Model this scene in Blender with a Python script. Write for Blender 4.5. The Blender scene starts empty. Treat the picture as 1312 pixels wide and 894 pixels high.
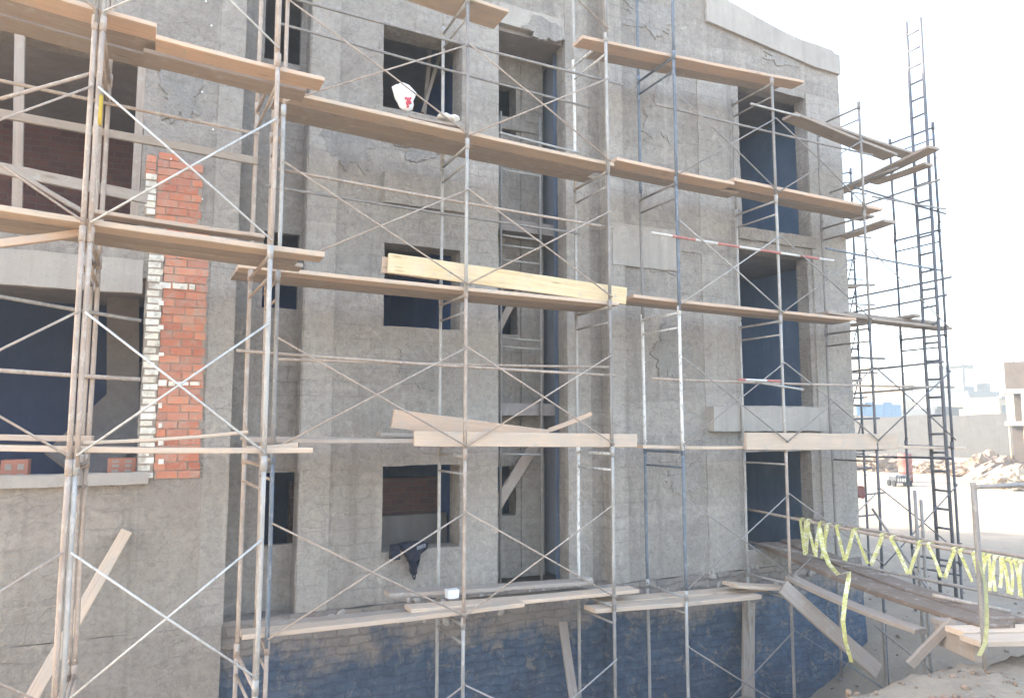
import bpy, bmesh, math, random
from mathutils import Vector, Matrix, noise

random.seed(7)
C = bpy.context.scene.collection
S = bpy.context.scene
R = math.radians

# ------------------------------------------------------------------ camera and survey helper
# World axes: +x along the facade to the right, +y into the building, z up; the eye is at (0, -10, 0).
YAW, PITCH, F = R(-26.0), math.atan(98 / 950), 950.0
EYE = Vector((0, -10, 0))
FW = Vector((math.sin(R(26)), math.cos(R(26)), 0))
RT = Vector((math.cos(R(26)), -math.sin(R(26)), 0))
FC = FW * math.cos(PITCH) + Vector((0, 0, 1)) * math.sin(PITCH)
UC = Vector((0, 0, 1)) * math.cos(PITCH) - FW * math.sin(PITCH)


def ray(px, py):
    return FC * F + RT * (px - 656) + UC * (447 - py)


def at(px, py, y):                       # survey point: where the sight line meets the upright plane at depth y
    d = ray(px, py)
    return EYE + d * ((y - EYE.y) / d.y)


def atz(px, py, z):                      # ... or the level z
    d = ray(px, py)
    return EYE + d * ((z - EYE.z) / d.z)


def atd(px, py, t):                      # ... or a distance t straight ahead
    d = ray(px, py)
    return EYE + d * (t / (FW * F * math.cos(PITCH) + 0 * d).length if False else t / d.dot(FW))


cam_data = bpy.data.cameras.new('camera')
cam_data.sensor_width = 36
cam_data.lens = 36 * F / 1312
cam_data.clip_start = 0.05
cam_data.clip_end = 3000
cam = bpy.data.objects.new('camera', cam_data)
cam.location = EYE
cam.rotation_euler = (R(90) + PITCH, 0, YAW)
C.objects.link(cam)
S.camera = cam

# ------------------------------------------------------------------ object helpers


def link(name, bm, mats, parent=None, smooth=False, matrix=None):
    me = bpy.data.meshes.new(name)
    bmesh.ops.recalc_face_normals(bm, faces=bm.faces)
    bm.to_mesh(me)
    bm.free()
    if not isinstance(mats, (list, tuple)):
        mats = [mats]
    for m in mats:
        me.materials.append(m)
    if smooth:
        for p in me.polygons:
            p.use_smooth = True
    o = bpy.data.objects.new(name, me)
    if matrix is not None:
        o.matrix_world = matrix
    C.objects.link(o)
    if parent is not None:
        o.parent = parent
    return o


def tag(o, label, cat, group=None):
    o['label'] = label
    o['category'] = cat
    if group:
        o['group'] = group
    return o


def thing(name, label, cat, loc=(0, 0, 0), group=None):
    o = bpy.data.objects.new(name, None)
    o.location = loc
    o.empty_display_size = .1
    C.objects.link(o)
    return tag(o, label, cat, group)


def box(bm, x0, x1, y0, y1, z0, z1, mat=0, M=None):
    vs = [bm.verts.new(Vector(p)) for p in ((x0, y0, z0), (x1, y0, z0), (x1, y1, z0), (x0, y1, z0),
                                            (x0, y0, z1), (x1, y0, z1), (x1, y1, z1), (x0, y1, z1))]
    if M is not None:
        for v in vs:
            v.co = M @ v.co
    fs = []
    for f in ((0, 3, 2, 1), (4, 5, 6, 7), (0, 1, 5, 4), (1, 2, 6, 5), (2, 3, 7, 6), (3, 0, 4, 7)):
        nf = bm.faces.new([vs[i] for i in f])
        nf.material_index = mat
        fs.append(nf)
    return vs, fs


def rough_box(bm, x0, x1, y0, y1, z0, z1, step=.12, amp=.01, freq=3.0, seed=0.0, mat=0):
    """a box whose faces are gridded and shaken a little, for rough cast concrete and rubble"""
    def cuts(a, b):
        n = max(1, int(round((b - a) / step)))
        return [a + (b - a) * i / n for i in range(n + 1)]
    X, Y, Z = cuts(x0, x1), cuts(y0, y1), cuts(z0, z1)
    V = {}

    def vert(i, j, k):
        key = (i, j, k)
        if key not in V:
            p = Vector((X[i], Y[j], Z[k]))
            V[key] = bm.verts.new(p + noise.noise_vector(p * freq + Vector((seed, seed, seed))) * amp)
        return V[key]
    nx, ny, nz = len(X) - 1, len(Y) - 1, len(Z) - 1
    for i in range(nx):
        for k in range(nz):
            for j in (0, ny):
                bm.faces.new((vert(i, j, k), vert(i + 1, j, k), vert(i + 1, j, k + 1), vert(i, j, k + 1))).material_index = mat
    for j in range(ny):
        for k in range(nz):
            for i in (0, nx):
                bm.faces.new((vert(i, j, k), vert(i, j + 1, k), vert(i, j + 1, k + 1), vert(i, j, k + 1))).material_index = mat
    for i in range(nx):
        for j in range(ny):
            for k in (0, nz):
                bm.faces.new((vert(i, j, k), vert(i + 1, j, k), vert(i + 1, j + 1, k), vert(i, j + 1, k))).material_index = mat


def tube(bm, pts, r, seg=8, mat=0, caps=True):
    """round bar through the points; r may be one radius or one per point"""
    pts = [Vector(p) for p in pts]
    rr = r if isinstance(r, (list, tuple)) else [r] * len(pts)
    rings = []
    for i, p in enumerate(pts):
        a = pts[max(0, i - 1)]
        b = pts[min(len(pts) - 1, i + 1)]
        d = (b - a)
        if d.length < 1e-9:
            d = Vector((0, 0, 1))
        d.normalize()
        u = d.cross(Vector((0, 0, 1)))
        if u.length < .05:
            u = d.cross(Vector((0, 1, 0)))
        u.normalize()
        w = d.cross(u)
        rings.append([bm.verts.new(p + (u * math.cos(2 * math.pi * k / seg) + w * math.sin(2 * math.pi * k / seg)) * rr[i]) for k in range(seg)])
    for a, b in zip(rings, rings[1:]):
        for k in range(seg):
            f = bm.faces.new((a[k], a[(k + 1) % seg], b[(k + 1) % seg], b[k]))
            f.material_index = mat
            f.smooth = True
    if caps:
        bm.faces.new(rings[0]).material_index = mat
        bm.faces.new(rings[-1]).material_index = mat


def frame_matrix(p, xdir, updir):
    x = Vector(xdir).normalized()
    z = Vector(updir)
    z = (z - x * z.dot(x)).normalized()
    y = z.cross(x)
    M = Matrix((x, y, z)).transposed().to_4x4()
    M.translation = p
    return M


# ------------------------------------------------------------------ materials
class NT:
    def __init__(self, name):
        self.m = bpy.data.materials.new(name)
        self.m.use_nodes = True
        self.t = self.m.node_tree
        self.b = self.t.nodes['Principled BSDF']
        self.b.inputs['Roughness'].default_value = .9
        self.b.inputs['Specular IOR Level'].default_value = .25
        self.co = self.n('ShaderNodeTexCoord').outputs['Object']

    def n(self, kind, **kw):
        nd = self.t.nodes.new(kind)
        for k, v in kw.items():
            if k.startswith('i_'):
                nd.inputs[k[2:]].default_value = v
            else:
                setattr(nd, k, v)
        return nd

    def l(self, a, b):
        self.t.links.new(a, b)

    def scaled(self, s):
        mp = self.n('ShaderNodeMapping')
        mp.inputs['Scale'].default_value = s
        self.l(self.co, mp.inputs['Vector'])
        return mp.outputs[0]

    def noise(self, scale, detail=4, rough=.6, vec=None, dist=0.0):
        nd = self.n('ShaderNodeTexNoise')
        nd.inputs['Scale'].default_value = scale
        nd.inputs['Detail'].default_value = detail
        nd.inputs['Roughness'].default_value = rough
        nd.inputs['Distortion'].default_value = dist
        self.l(vec if vec is not None else self.co, nd.inputs['Vector'])
        return nd.outputs['Fac']

    def ramp(self, fac, stops):
        nd = self.n('ShaderNodeValToRGB')
        e = nd.color_ramp.elements
        while len(e) < len(stops):
            e.new(.5)
        for i, (p, c) in enumerate(stops):
            e[i].position = p
            e[i].color = (c[0], c[1], c[2], 1) if isinstance(c, (tuple, list)) else (c, c, c, 1)
        self.l(fac, nd.inputs[0])
        return nd.outputs[0]

    def mix(self, fac, a, b, mode='MIX'):
        nd = self.n('ShaderNodeMix', data_type='RGBA', blend_type=mode)
        for sock, v in ((0, fac), (6, a), (7, b)):
            if isinstance(v, (int, float)):
                nd.inputs[sock].default_value = v
            elif isinstance(v, (tuple, list)):
                nd.inputs[sock].default_value = (v[0], v[1], v[2], 1)
            else:
                self.l(v, nd.inputs[sock])
        return nd.outputs[2]

    def math(self, op, a, b=0.0):
        nd = self.n('ShaderNodeMath', operation=op)
        for i, v in enumerate((a, b)):
            if isinstance(v, (int, float)):
                nd.inputs[i].default_value = v
            else:
                self.l(v, nd.inputs[i])
        return nd.outputs[0]

    def sep(self, vec=None):
        nd = self.n('ShaderNodeSeparateXYZ')
        self.l(vec if vec is not None else self.co, nd.inputs[0])
        return nd.outputs

    def xz(self, vec=None):               # upright faces along x: (x, z) as a flat brick plane
        s = self.sep(vec)
        cb = self.n('ShaderNodeCombineXYZ')
        add = self.math('ADD', s[0], s[1])
        self.l(add, cb.inputs[0])
        self.l(s[2], cb.inputs[1])
        return cb.outputs[0]

    def bump(self, h, strength=.5, dist=.02):
        nd = self.n('ShaderNodeBump')
        nd.inputs['Strength'].default_value = strength
        nd.inputs['Distance'].default_value = dist
        self.l(h, nd.inputs['Height'])
        self.l(nd.outputs[0], self.b.inputs['Normal'])

    def col(self, c):
        if isinstance(c, (tuple, list)):
            self.b.inputs['Base Color'].default_value = (c[0], c[1], c[2], 1)
        else:
            self.l(c, self.b.inputs['Base Color'])
        return self


def brick_node(t, vec, w, h, mortar=.012):
    b = t.n('ShaderNodeTexBrick')
    b.inputs['Scale'].default_value = 1
    b.inputs['Mortar Size'].default_value = mortar
    b.inputs['Mortar Smooth'].default_value = .3
    b.inputs['Brick Width'].default_value = w
    b.inputs['Row Height'].default_value = h
    b.inputs['Color1'].default_value = (0, 0, 0, 1)
    b.inputs['Color2'].default_value = (1, 1, 1, 1)
    b.inputs['Mortar'].default_value = (.5, .5, .5, 1)
    t.l(vec, b.inputs['Vector'])
    return b.outputs['Color'], b.outputs['Fac']


def wobble(t, vec, scale, amt):
    nd = t.n('ShaderNodeTexNoise')
    nd.inputs['Scale'].default_value = scale
    nd.inputs['Detail'].default_value = 3
    t.l(t.co, nd.inputs['Vector'])
    s = t.n('ShaderNodeVectorMath', operation='SUBTRACT')
    t.l(nd.outputs['Color'], s.inputs[0])
    s.inputs[1].default_value = (.5, .5, .5)
    m = t.n('ShaderNodeVectorMath', operation='SCALE')
    t.l(s.outputs[0], m.inputs[0])
    m.inputs['Scale'].default_value = amt
    a = t.n('ShaderNodeVectorMath', operation='ADD')
    t.l(vec, a.inputs[0])
    t.l(m.outputs[0], a.inputs[1])
    return a.outputs[0]


def mat_render_coat(name, base, dark, light, course=.42):
    """scratch coat over blockwork: trowel patches, faint courses, pits"""
    t = NT(name)
    big = t.noise(.9, 5, .6)
    mid = t.noise(5, 6, .65, dist=.6)
    fine = t.noise(38, 4, .7)
    stretched = t.noise(2.2, 5, .6, vec=t.scaled((.35, .35, 2.6)))
    c = t.mix(t.ramp(big, [(.3, 0), (.7, 1)]), dark, base)
    c = t.mix(t.math('MULTIPLY', t.ramp(mid, [(.42, 0), (.72, 1)]), .6), c, light)
    c = t.mix(t.math('MULTIPLY', t.ramp(stretched, [(.5, 0), (.78, 1)]), .5), c, dark)
    _, fac = brick_node(t, wobble(t, t.xz(), 2.2, .10), course, .2, .014)
    patch = t.ramp(t.noise(1.3, 3, .5), [(.50, 0), (.66, 1)])
    joint = t.math('MULTIPLY', fac, patch)
    c = t.mix(t.math('MULTIPLY', joint, .42), c, tuple(v * .6 for v in dark))
    c = t.mix(t.math('MULTIPLY', t.ramp(fine, [(.30, 1), (.42, 0)]), .55), c, tuple(v * .5 for v in dark))
    area = t.noise(.33, 3, .55, dist=.4)
    c = t.mix(t.math('MULTIPLY', t.ramp(area, [(.42, 0), (.56, 1)]), .38), c, tuple(v * .80 for v in base))
    band = t.ramp(t.noise(.8, 4, .6, vec=t.scaled((.25, .25, 1.6))), [(.55, 0), (.60, 1)])
    c = t.mix(t.math('MULTIPLY', band, .30), c, tuple(min(1, v * 1.12) for v in light))
    damp = t.ramp(t.noise(1.0, 5, .65, vec=t.scaled((3.2, 3.2, .28))), [(.57, 0), (.68, 1)])
    c = t.mix(t.math('MULTIPLY', damp, .40), c, tuple(v * .62 for v in dark))
    scallop = t.n('ShaderNodeTexVoronoi', feature='DISTANCE_TO_EDGE')
    scallop.inputs['Scale'].default_value = 4.5
    t.l(wobble(t, t.scaled((.8, .8, 1.5)), 1.6, .55), scallop.inputs['Vector'])
    ridge = t.ramp(scallop.outputs['Distance'], [(.0, 1), (.06, 0)])
    rmask = t.ramp(t.noise(1.7, 3, .5), [(.48, 0), (.62, 1)])
    ridge = t.math('MULTIPLY', ridge, rmask)
    c = t.mix(t.math('MULTIPLY', ridge, .30), c, tuple(v * .6 for v in dark))
    # streaks run off the sills and slabs
    streak = t.ramp(t.noise(1.0, 4, .6, vec=t.scaled((5.5, 5.5, .35))), [(.56, 0), (.74, 1)])
    c = t.mix(t.math('MULTIPLY', streak, .35), c, tuple(min(1, v * 1.18) for v in light))
    c = t.mix(t.math('MULTIPLY', t.ramp(t.noise(12, 6, .75, dist=.8), [(.46, 0), (.66, 1)]), .55), c, tuple(v * .66 for v in dark))
    c = t.mix(t.math('MULTIPLY', t.ramp(t.noise(3.3, 6, .7, dist=1.2), [(.60, 0), (.68, 1)]), .45), c, tuple(min(1, v * 1.15) for v in light))
    t.col(c)
    h = t.math('ADD', t.math('MULTIPLY', mid, 1.0), t.math('MULTIPLY', fine, .55))
    h = t.math('SUBTRACT', h, t.math('MULTIPLY', joint, .45))
    h = t.math('ADD', h, t.math('MULTIPLY', ridge, .35))
    grit = t.ramp(t.noise(17, 5, .75, dist=.4), [(.36, 0), (.66, 1)])
    t.bump(t.math('ADD', h, t.math('MULTIPLY', grit, .6)), .75, .026)
    return t.m


M = {}
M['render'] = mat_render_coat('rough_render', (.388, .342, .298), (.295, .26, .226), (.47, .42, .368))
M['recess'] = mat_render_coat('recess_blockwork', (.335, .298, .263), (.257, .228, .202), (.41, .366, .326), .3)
M['lower'] = mat_render_coat('lower_left_render', (.41, .358, .304), (.33, .288, .246), (.47, .412, .352), .45)


def mat_concrete(name, a, b, form=True):
    t = NT(name)
    c = t.mix(t.ramp(t.noise(1.6, 5, .62), [(.3, 0), (.72, 1)]), a, b)
    v = t.noise(1.1, 4, .6, vec=t.scaled((7, 7, .5)))
    c = t.mix(t.math('MULTIPLY', t.ramp(v, [(.48, 0), (.75, 1)]), .4), c, tuple(x * .72 for x in a))
    pit = t.ramp(t.noise(60, 2, .5), [(.27, 1), (.36, 0)])
    c = t.mix(t.math('MULTIPLY', pit, .6), c, tuple(x * .45 for x in a))
    c = t.mix(t.math('MULTIPLY', t.ramp(t.noise(3.2, 4, .7, dist=1.0), [(.58, 0), (.7, 1)]), .35), c, tuple(min(1, x * 1.25) for x in b))
    t.col(c)
    h = t.math('ADD', t.noise(7, 5, .65), t.math('MULTIPLY', t.noise(45, 3, .6), .4))
    t.bump(h, .5, .02)
    return t.m


M['concrete'] = mat_concrete('cast_concrete', (.362, .323, .283), (.425, .383, .338))
M['concrete_dark'] = mat_concrete('old_concrete', (.24, .205, .175), (.33, .285, .245))
M['column_coat'] = mat_render_coat('column_cast', (.445, .398, .348), (.36, .32, .278), (.50, .45, .395), .9)
M['interior'] = mat_concrete('interior_plaster', (.05, .16, .50), (.07, .20, .57))  # navy tint of the shaded rooms put into the plaster colour
M['interior_shade'] = mat_concrete('shade_navy_plaster', (.035, .055, .12), (.05, .075, .15))  # deeper shade of the left room put into its colour
M['jamb_grey'] = mat_concrete('grey_blue_backing', (.13, .17, .25), (.16, .20, .28))  # wall backs, tinted with the blue-grey shade of the deep recess
M['recess_shade'] = mat_concrete('recess_shade_plaster', (.23, .245, .285), (.28, .295, .33))  # shade on the deep recess side put into the colour
M['interior_glare'] = mat_concrete('glare_blue_plaster', (.14, .225, .36), (.20, .29, .42))  # paler blue from lens glare put into the right rooms' colour
M['interior_warm'] = mat_concrete('interior_block', (.23, .20, .19), (.31, .275, .255))


def mat_brick(name, a, b, mortar, w=.25, h=.1, ms=.012, rough=.04, grime=.25):
    t = NT(name)
    col, fac = brick_node(t, wobble(t, t.xz(), 3.0, rough), w, h, ms)
    per = t.mix(col, a, b)
    per = t.mix(t.math('MULTIPLY', t.ramp(t.noise(3.0, 4, .6), [(.4, 0), (.7, 1)]), .45), per, tuple(x * .7 for x in a))
    per = t.mix(t.math('MULTIPLY', t.ramp(t.noise(14, 4, .7), [(.5, 0), (.72, 1)]), grime * 1.6), per, mortar)
    c = t.mix(fac, per, mortar)
    t.col(c)
    hh = t.math('ADD', t.math('MULTIPLY', fac, -1.0), t.math('MULTIPLY', t.noise(25, 4, .6), .5))
    t.bump(hh, .7, .012)
    return t.m


M['brick'] = mat_brick('orange_brick', (.55, .20, .12), (.43, .145, .09), (.47, .30, .215), grime=.42)
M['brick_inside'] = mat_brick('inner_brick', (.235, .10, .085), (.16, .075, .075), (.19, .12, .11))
M['brick_loose'] = mat_brick('loose_brick', (.38, .165, .115), (.31, .13, .09), (.37, .20, .14), .6, .3, .002)
M['white_brick'] = mat_brick('whitewashed_brick', (.80, .76, .66), (.70, .66, .56), (.33, .27, .22), .30, .085, .014, .03, .12)

# basement masonry, turning dark blue below a ragged line
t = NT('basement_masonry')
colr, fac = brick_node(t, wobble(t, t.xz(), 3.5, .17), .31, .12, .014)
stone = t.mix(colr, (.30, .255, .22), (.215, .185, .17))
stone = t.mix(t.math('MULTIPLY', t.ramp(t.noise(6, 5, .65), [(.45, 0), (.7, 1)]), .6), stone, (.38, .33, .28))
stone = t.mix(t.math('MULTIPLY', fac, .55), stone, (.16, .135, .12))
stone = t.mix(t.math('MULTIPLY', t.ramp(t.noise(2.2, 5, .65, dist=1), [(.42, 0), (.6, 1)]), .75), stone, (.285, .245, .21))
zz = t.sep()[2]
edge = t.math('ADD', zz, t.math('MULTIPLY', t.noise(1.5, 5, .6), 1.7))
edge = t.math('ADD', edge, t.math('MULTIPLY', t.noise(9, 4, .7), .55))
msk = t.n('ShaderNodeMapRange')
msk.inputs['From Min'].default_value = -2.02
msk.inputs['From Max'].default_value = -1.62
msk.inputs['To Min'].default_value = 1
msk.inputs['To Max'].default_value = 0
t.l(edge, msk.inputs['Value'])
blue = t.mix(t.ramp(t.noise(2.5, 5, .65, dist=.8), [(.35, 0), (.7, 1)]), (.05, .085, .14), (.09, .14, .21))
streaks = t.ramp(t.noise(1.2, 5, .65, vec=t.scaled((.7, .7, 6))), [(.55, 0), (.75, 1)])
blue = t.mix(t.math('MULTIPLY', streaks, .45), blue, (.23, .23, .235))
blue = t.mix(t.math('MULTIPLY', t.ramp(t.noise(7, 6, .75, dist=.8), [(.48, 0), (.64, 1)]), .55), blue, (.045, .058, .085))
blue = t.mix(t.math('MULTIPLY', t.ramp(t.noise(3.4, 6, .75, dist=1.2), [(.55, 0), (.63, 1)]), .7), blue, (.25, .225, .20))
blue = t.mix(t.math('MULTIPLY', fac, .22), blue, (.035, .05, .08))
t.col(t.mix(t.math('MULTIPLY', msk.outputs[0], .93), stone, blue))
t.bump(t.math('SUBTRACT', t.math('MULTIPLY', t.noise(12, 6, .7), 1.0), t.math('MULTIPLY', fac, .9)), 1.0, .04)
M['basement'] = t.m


def mat_wood(name, a, b, grey, var=.35):
    t = NT(name)
    oi = t.n('ShaderNodeObjectInfo').outputs['Random']
    off = t.n('ShaderNodeVectorMath', operation='ADD')
    t.l(t.co, off.inputs[0])
    cb = t.n('ShaderNodeCombineXYZ')
    t.l(t.math('MULTIPLY', oi, 37.0), cb.inputs[0])
    t.l(t.math('MULTIPLY', oi, 11.0), cb.inputs[1])
    t.l(cb.outputs[0], off.inputs[1])
    mp = t.n('ShaderNodeMapping')
    mp.inputs['Scale'].default_value = (1.2, 26, 26)
    t.l(off.outputs[0], mp.inputs['Vector'])
    grain = t.noise(1.0, 5, .65, vec=mp.outputs[0], dist=.5)
    c = t.mix(t.ramp(grain, [(.3, 0), (.7, 1)]), a, b)
    blot = t.noise(2.2, 5, .65, vec=off.outputs[0], dist=.7)
    c = t.mix(t.math('MULTIPLY', t.ramp(blot, [(.45, 0), (.68, 1)]), .7), c, grey)
    knot = t.n('ShaderNodeTexVoronoi')
    knot.inputs['Scale'].default_value = 1.0
    mp2 = t.n('ShaderNodeMapping')
    mp2.inputs['Scale'].default_value = (1.6, 7, 7)
    t.l(off.outputs[0], mp2.inputs['Vector'])
    t.l(mp2.outputs[0], knot.inputs['Vector'])
    c = t.mix(t.math('MULTIPLY', t.ramp(knot.outputs['Distance'], [(.05, 1), (.16, 0)]), .55), c, tuple(x * .45 for x in b))
    crack = t.ramp(t.noise(1.0, 3, .5, vec=t.scaled((.9, 60, 60))), [(.66, 0), (.70, 1)])
    c = t.mix(t.math('MULTIPLY', crack, .5), c, tuple(x * .5 for x in b))
    cement = t.noise(6, 5, .7, vec=off.outputs[0])
    c = t.mix(t.math('MULTIPLY', t.ramp(cement, [(.56, 0), (.66, 1)]), .6), c, (.46, .42, .37))
    c = t.mix(t.math('MULTIPLY', oi, var), c, tuple(x * .62 for x in grey))
    t.col(c)
    t.bump(t.math('ADD', grain, t.math('MULTIPLY', cement, .5)), .5, .006)
    return t.m


M['wood'] = mat_wood('scaffold_board', (.71, .535, .39), (.565, .42, .305), (.52, .43, .35))
M['wood_red'] = mat_wood('reddish_board', (.68, .48, .345), (.56, .39, .28), (.52, .415, .33))
M['wood_new'] = mat_wood('new_yellow_board', (.80, .63, .39), (.62, .455, .25), (.70, .58, .42), .1)
M['wood_old'] = mat_wood('weathered_board', (.42, .335, .27), (.32, .255, .21), (.38, .335, .29))
M['wood_dark'] = mat_wood('dark_ramp_board', (.22, .155, .115), (.16, .115, .09), (.26, .20, .155), .2)


def mat_metal(name, a, b, spot, rough=.5, metallic=.35, amount=.6):
    t = NT(name)
    n1 = t.noise(3.0, 5, .65, vec=t.scaled((1.5, 1.5, .8)))
    c = t.mix(t.ramp(n1, [(.35, 0), (.65, 1)]), a, b)
    n2 = t.noise(11, 5, .7, vec=t.scaled((2, 2, .9)))
    c = t.mix(t.math('MULTIPLY', t.ramp(n2, [(.52, 0), (.62, 1)]), amount), c, spot)
    t.col(c)
    t.b.inputs['Metallic'].default_value = metallic
    t.l(t.ramp(n2, [(.3, rough - .12), (.7, min(1, rough + .3))]), t.b.inputs['Roughness'])
    t.bump(n2, .25, .004)
    return t.m


M['rust'] = mat_metal('rusty_beige_tube', (.45, .355, .285), (.345, .275, .225), (.54, .48, .42), .7, .1)
M['galv'] = mat_metal('galvanised_tube', (.44, .415, .38), (.34, .32, .295), (.56, .52, .48), .5, .2)
M['zinc'] = mat_metal('bright_zinc_tube', (.60, .585, .55), (.48, .465, .44), (.38, .34, .30), .45, .2)
M['white_tube'] = mat_metal('white_splashed_tube', (.80, .78, .74), (.66, .64, .60), (.30, .27, .25), .55, .1, .7)
M['blue_tube'] = mat_metal('blue_grey_tube', (.175, .205, .24), (.135, .155, .185), (.34, .34, .34), .6, .15, .6)
M['grey_tube'] = mat_metal('dull_grey_tube', (.30, .275, .25), (.225, .21, .20), (.42, .36, .31), .6, .2, .6)
M['dark_tube'] = mat_metal('dark_steel', (.15, .15, .16), (.11, .112, .125), (.23, .20, .185), .6, .2, .5)
M['red_tube'] = mat_metal('red_white_pole', (.52, .10, .09), (.42, .09, .08), (.55, .30, .26), .6, .0, .3)


def mat_banded():
    t = NT('red_and_white_bands')
    s = t.sep()
    w = t.math('FRACT', t.math('MULTIPLY', s[0], 1.15))
    k = t.math('GREATER_THAN', w, .5)
    c = t.mix(k, (.58, .55, .51), (.42, .17, .145))
    c = t.mix(t.math('MULTIPLY', t.ramp(t.noise(9, 4, .7), [(.55, 0), (.65, 1)]), .6), c, (.38, .33, .30))
    t.col(c)
    return t.m


M['banded'] = mat_banded()


def mat_plain(name, c, rough=.8, var=.25, scale=6):
    t = NT(name)
    t.b.inputs['Roughness'].default_value = rough
    t.col(t.mix(t.ramp(t.noise(scale, 5, .65), [(.35, 0), (.7, 1)]), c, tuple(x * (1 - var) for x in c)))
    t.bump(t.noise(scale * 4, 4, .6), .25, .01)
    return t.m


M['yellow_paint'] = mat_plain('yellow_paint', (.62, .42, .06))
M['black_cloth'] = mat_plain('black_cloth', (.014, .018, .036), .85, .4, 20)
M['white_cloth'] = mat_plain('white_plastic', (.80, .79, .77), .5, .08, 12)
M['red_print'] = mat_plain('red_print', (.62, .09, .12), .5)
M['grey_print'] = mat_plain('grey_print', (.22, .23, .26), .8)
M['red_bucket'] = mat_plain('red_plastic', (.24, .085, .07), .6)
M['blue_sheet'] = mat_plain('blue_sheet', (.11, .21, .32), .7)
M['machine'] = mat_plain('dark_machine', (.05, .055, .065), .5)
M['tyre'] = mat_plain('tyre_rubber', (.02, .02, .022), .9)
M['pale_wall'] = mat_plain('pale_far_wall', (.22, .215, .205), .9, .12, .4)
M['cream_wall'] = mat_plain('cream_far_wall', (.26, .21, .15), .9, .12, .4)
M['grey_far'] = mat_plain('grey_far_wall', (.05, .058, .066), .9, .15, .4)
M['sack'] = mat_plain('white_sack', (.74, .70, .63), .8, .15, 8)
M['far_wood'] = mat_plain('site_timber', (.33, .235, .16), .9, .3, 3)
M['rubble'] = mat_plain('rubble', (.27, .20, .15), .95, .4, 2.5)
M['dark_block'] = mat_plain('dark_blockwork', (.085, .07, .062), .9, .3, 2)
M['mid_white'] = mat_plain('chalky_white', (.42, .40, .37), .9, .15, 2)
M['perimeter'] = mat_concrete('perimeter_wall', (.105, .10, .097), (.135, .127, .12))

# glass of the far windows
t = NT('far_glass')
t.col((.42, .50, .55))
t.b.inputs['Roughness'].default_value = .12
t.b.inputs['Specular IOR Level'].default_value = .8
M['far_glass'] = t.m

# warning tape: yellow film with broken dark and white lettering marks
t = NT('caution_tape')
s = t.sep()
blk = t.ramp(t.noise(1.0, 3, .8, vec=t.scaled((28, 28, 60))), [(.53, 0), (.56, 1)])
wht = t.ramp(t.noise(1.7, 2, .6, vec=t.scaled((6, 6, 6))), [(.50, 0), (.60, 1)])
c = t.mix(t.math('MULTIPLY', wht, .75), (.62, .61, .24), (.82, .80, .64))
c = t.mix(t.math('MULTIPLY', blk, .55), c, (.20, .21, .10))
t.col(c)
t.b.inputs['Roughness'].default_value = .45
M['tape'] = t.m
M['tape_dull'] = mat_plain('dusty_tape', (.36, .345, .17), .6, .3, 20)

# ground
t = NT('site_dirt')
n1 = t.noise(.12, 5, .6)
n2 = t.noise(1.1, 6, .65, dist=.5)
n3 = t.noise(9, 6, .7)
c = t.mix(t.ramp(n1, [(.35, 0), (.65, 1)]), (.305, .245, .182), (.355, .29, .215))
c = t.mix(t.math('MULTIPLY', t.ramp(n2, [(.42, 0), (.7, 1)]), .7), c, (.225, .185, .148))
c = t.mix(t.math('MULTIPLY', t.ramp(n3, [(.55, 0), (.72, 1)]), .45), c, (.42, .36, .29))
c = t.mix(t.math('MULTIPLY', t.ramp(t.noise(30, 4, .7), [(.30, 1), (.40, 0)]), .6), c, (.17, .135, .105))
t.col(c)
t.b.inputs['Roughness'].default_value = 1
t.bump(t.math('ADD', t.math('MULTIPLY', n2, .8), t.math('ADD', t.math('MULTIPLY', n3, .6), t.math('MULTIPLY', t.noise(34, 5, .7), .3))), .9, .06)
M['dirt'] = t.m

# ------------------------------------------------------------------ ground


def sst(a, b, x):
    t_ = max(0.0, min(1.0, (x - a) / (b - a)))
    return t_ * t_ * (3 - 2 * t_)


def lerp(a, b, k):
    return a + (b - a) * k


def ground_z(x, y):
    wob = noise.noise(Vector((x * .5, y * .5, 3.1)))
    # far and right-hand ground
    far = -3.35 + .9 * sst(35, 90, math.hypot(x, y + 10)) + .22 * noise.noise(Vector((x * .12, y * .12, 0)))
    # bank on the near side of the trench, with the mound the landing rests on
    bank = lerp(-1.75, -2.58, sst(2.5, 6.0, x))
    bank = lerp(bank, -3.0, sst(9.8, 12.5, x))
    bank = lerp(bank, far, sst(12.0, 17.0, x))
    edge = lerp(-6.9, -4.75, sst(4.2, 6.3, x)) + .25 * wob
    # trench floor along the facade
    floor_ = -4.9 + .75 * math.exp(-((x - 8.3) / 1.3) ** 2 - ((y + .9) / .8) ** 2)
    floor_ = lerp(floor_, -3.45, sst(9.6, 13.6, x))
    slope = lerp(1.0, 2.4, sst(8.0, 11, x))
    z = lerp(bank, floor_, sst(edge, edge + slope, y))
    z = lerp(z, far, max(sst(13.2, 15.5, x) * sst(-6, -3, y), sst(.5, 2.0, y) * sst(11.8, 12.6, x)))
    if y > 2 and x < 12:
        z = min(z, -3.45)
    r = math.hypot(x, y + 10)
    if r < 30:
        z += .055 * noise.fractal(Vector((x * 1.3, y * 1.3, 1)), .7, 2.1, 4) * (1.0 if r > 3 else .4)
        z += .03 * noise.fractal(Vector((x * 5, y * 5, 7)), .7, 2.1, 3)
    else:
        z += .12 * noise.fractal(Vector((x * .3, y * .3, 1)), .7, 2.1, 4)
    return z


def axis(core0, core1, step, lo, hi):
    a = []
    v = core0
    while v < core1:
        a.append(v)
        v += step
    a.append(core1)
    st = step
    while a[-1] < hi:
        st *= 1.14
        a.append(min(hi, a[-1] + st))
    st = step
    while a[0] > lo:
        st *= 1.14
        a.insert(0, max(lo, a[0] - st))
    return a


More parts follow.
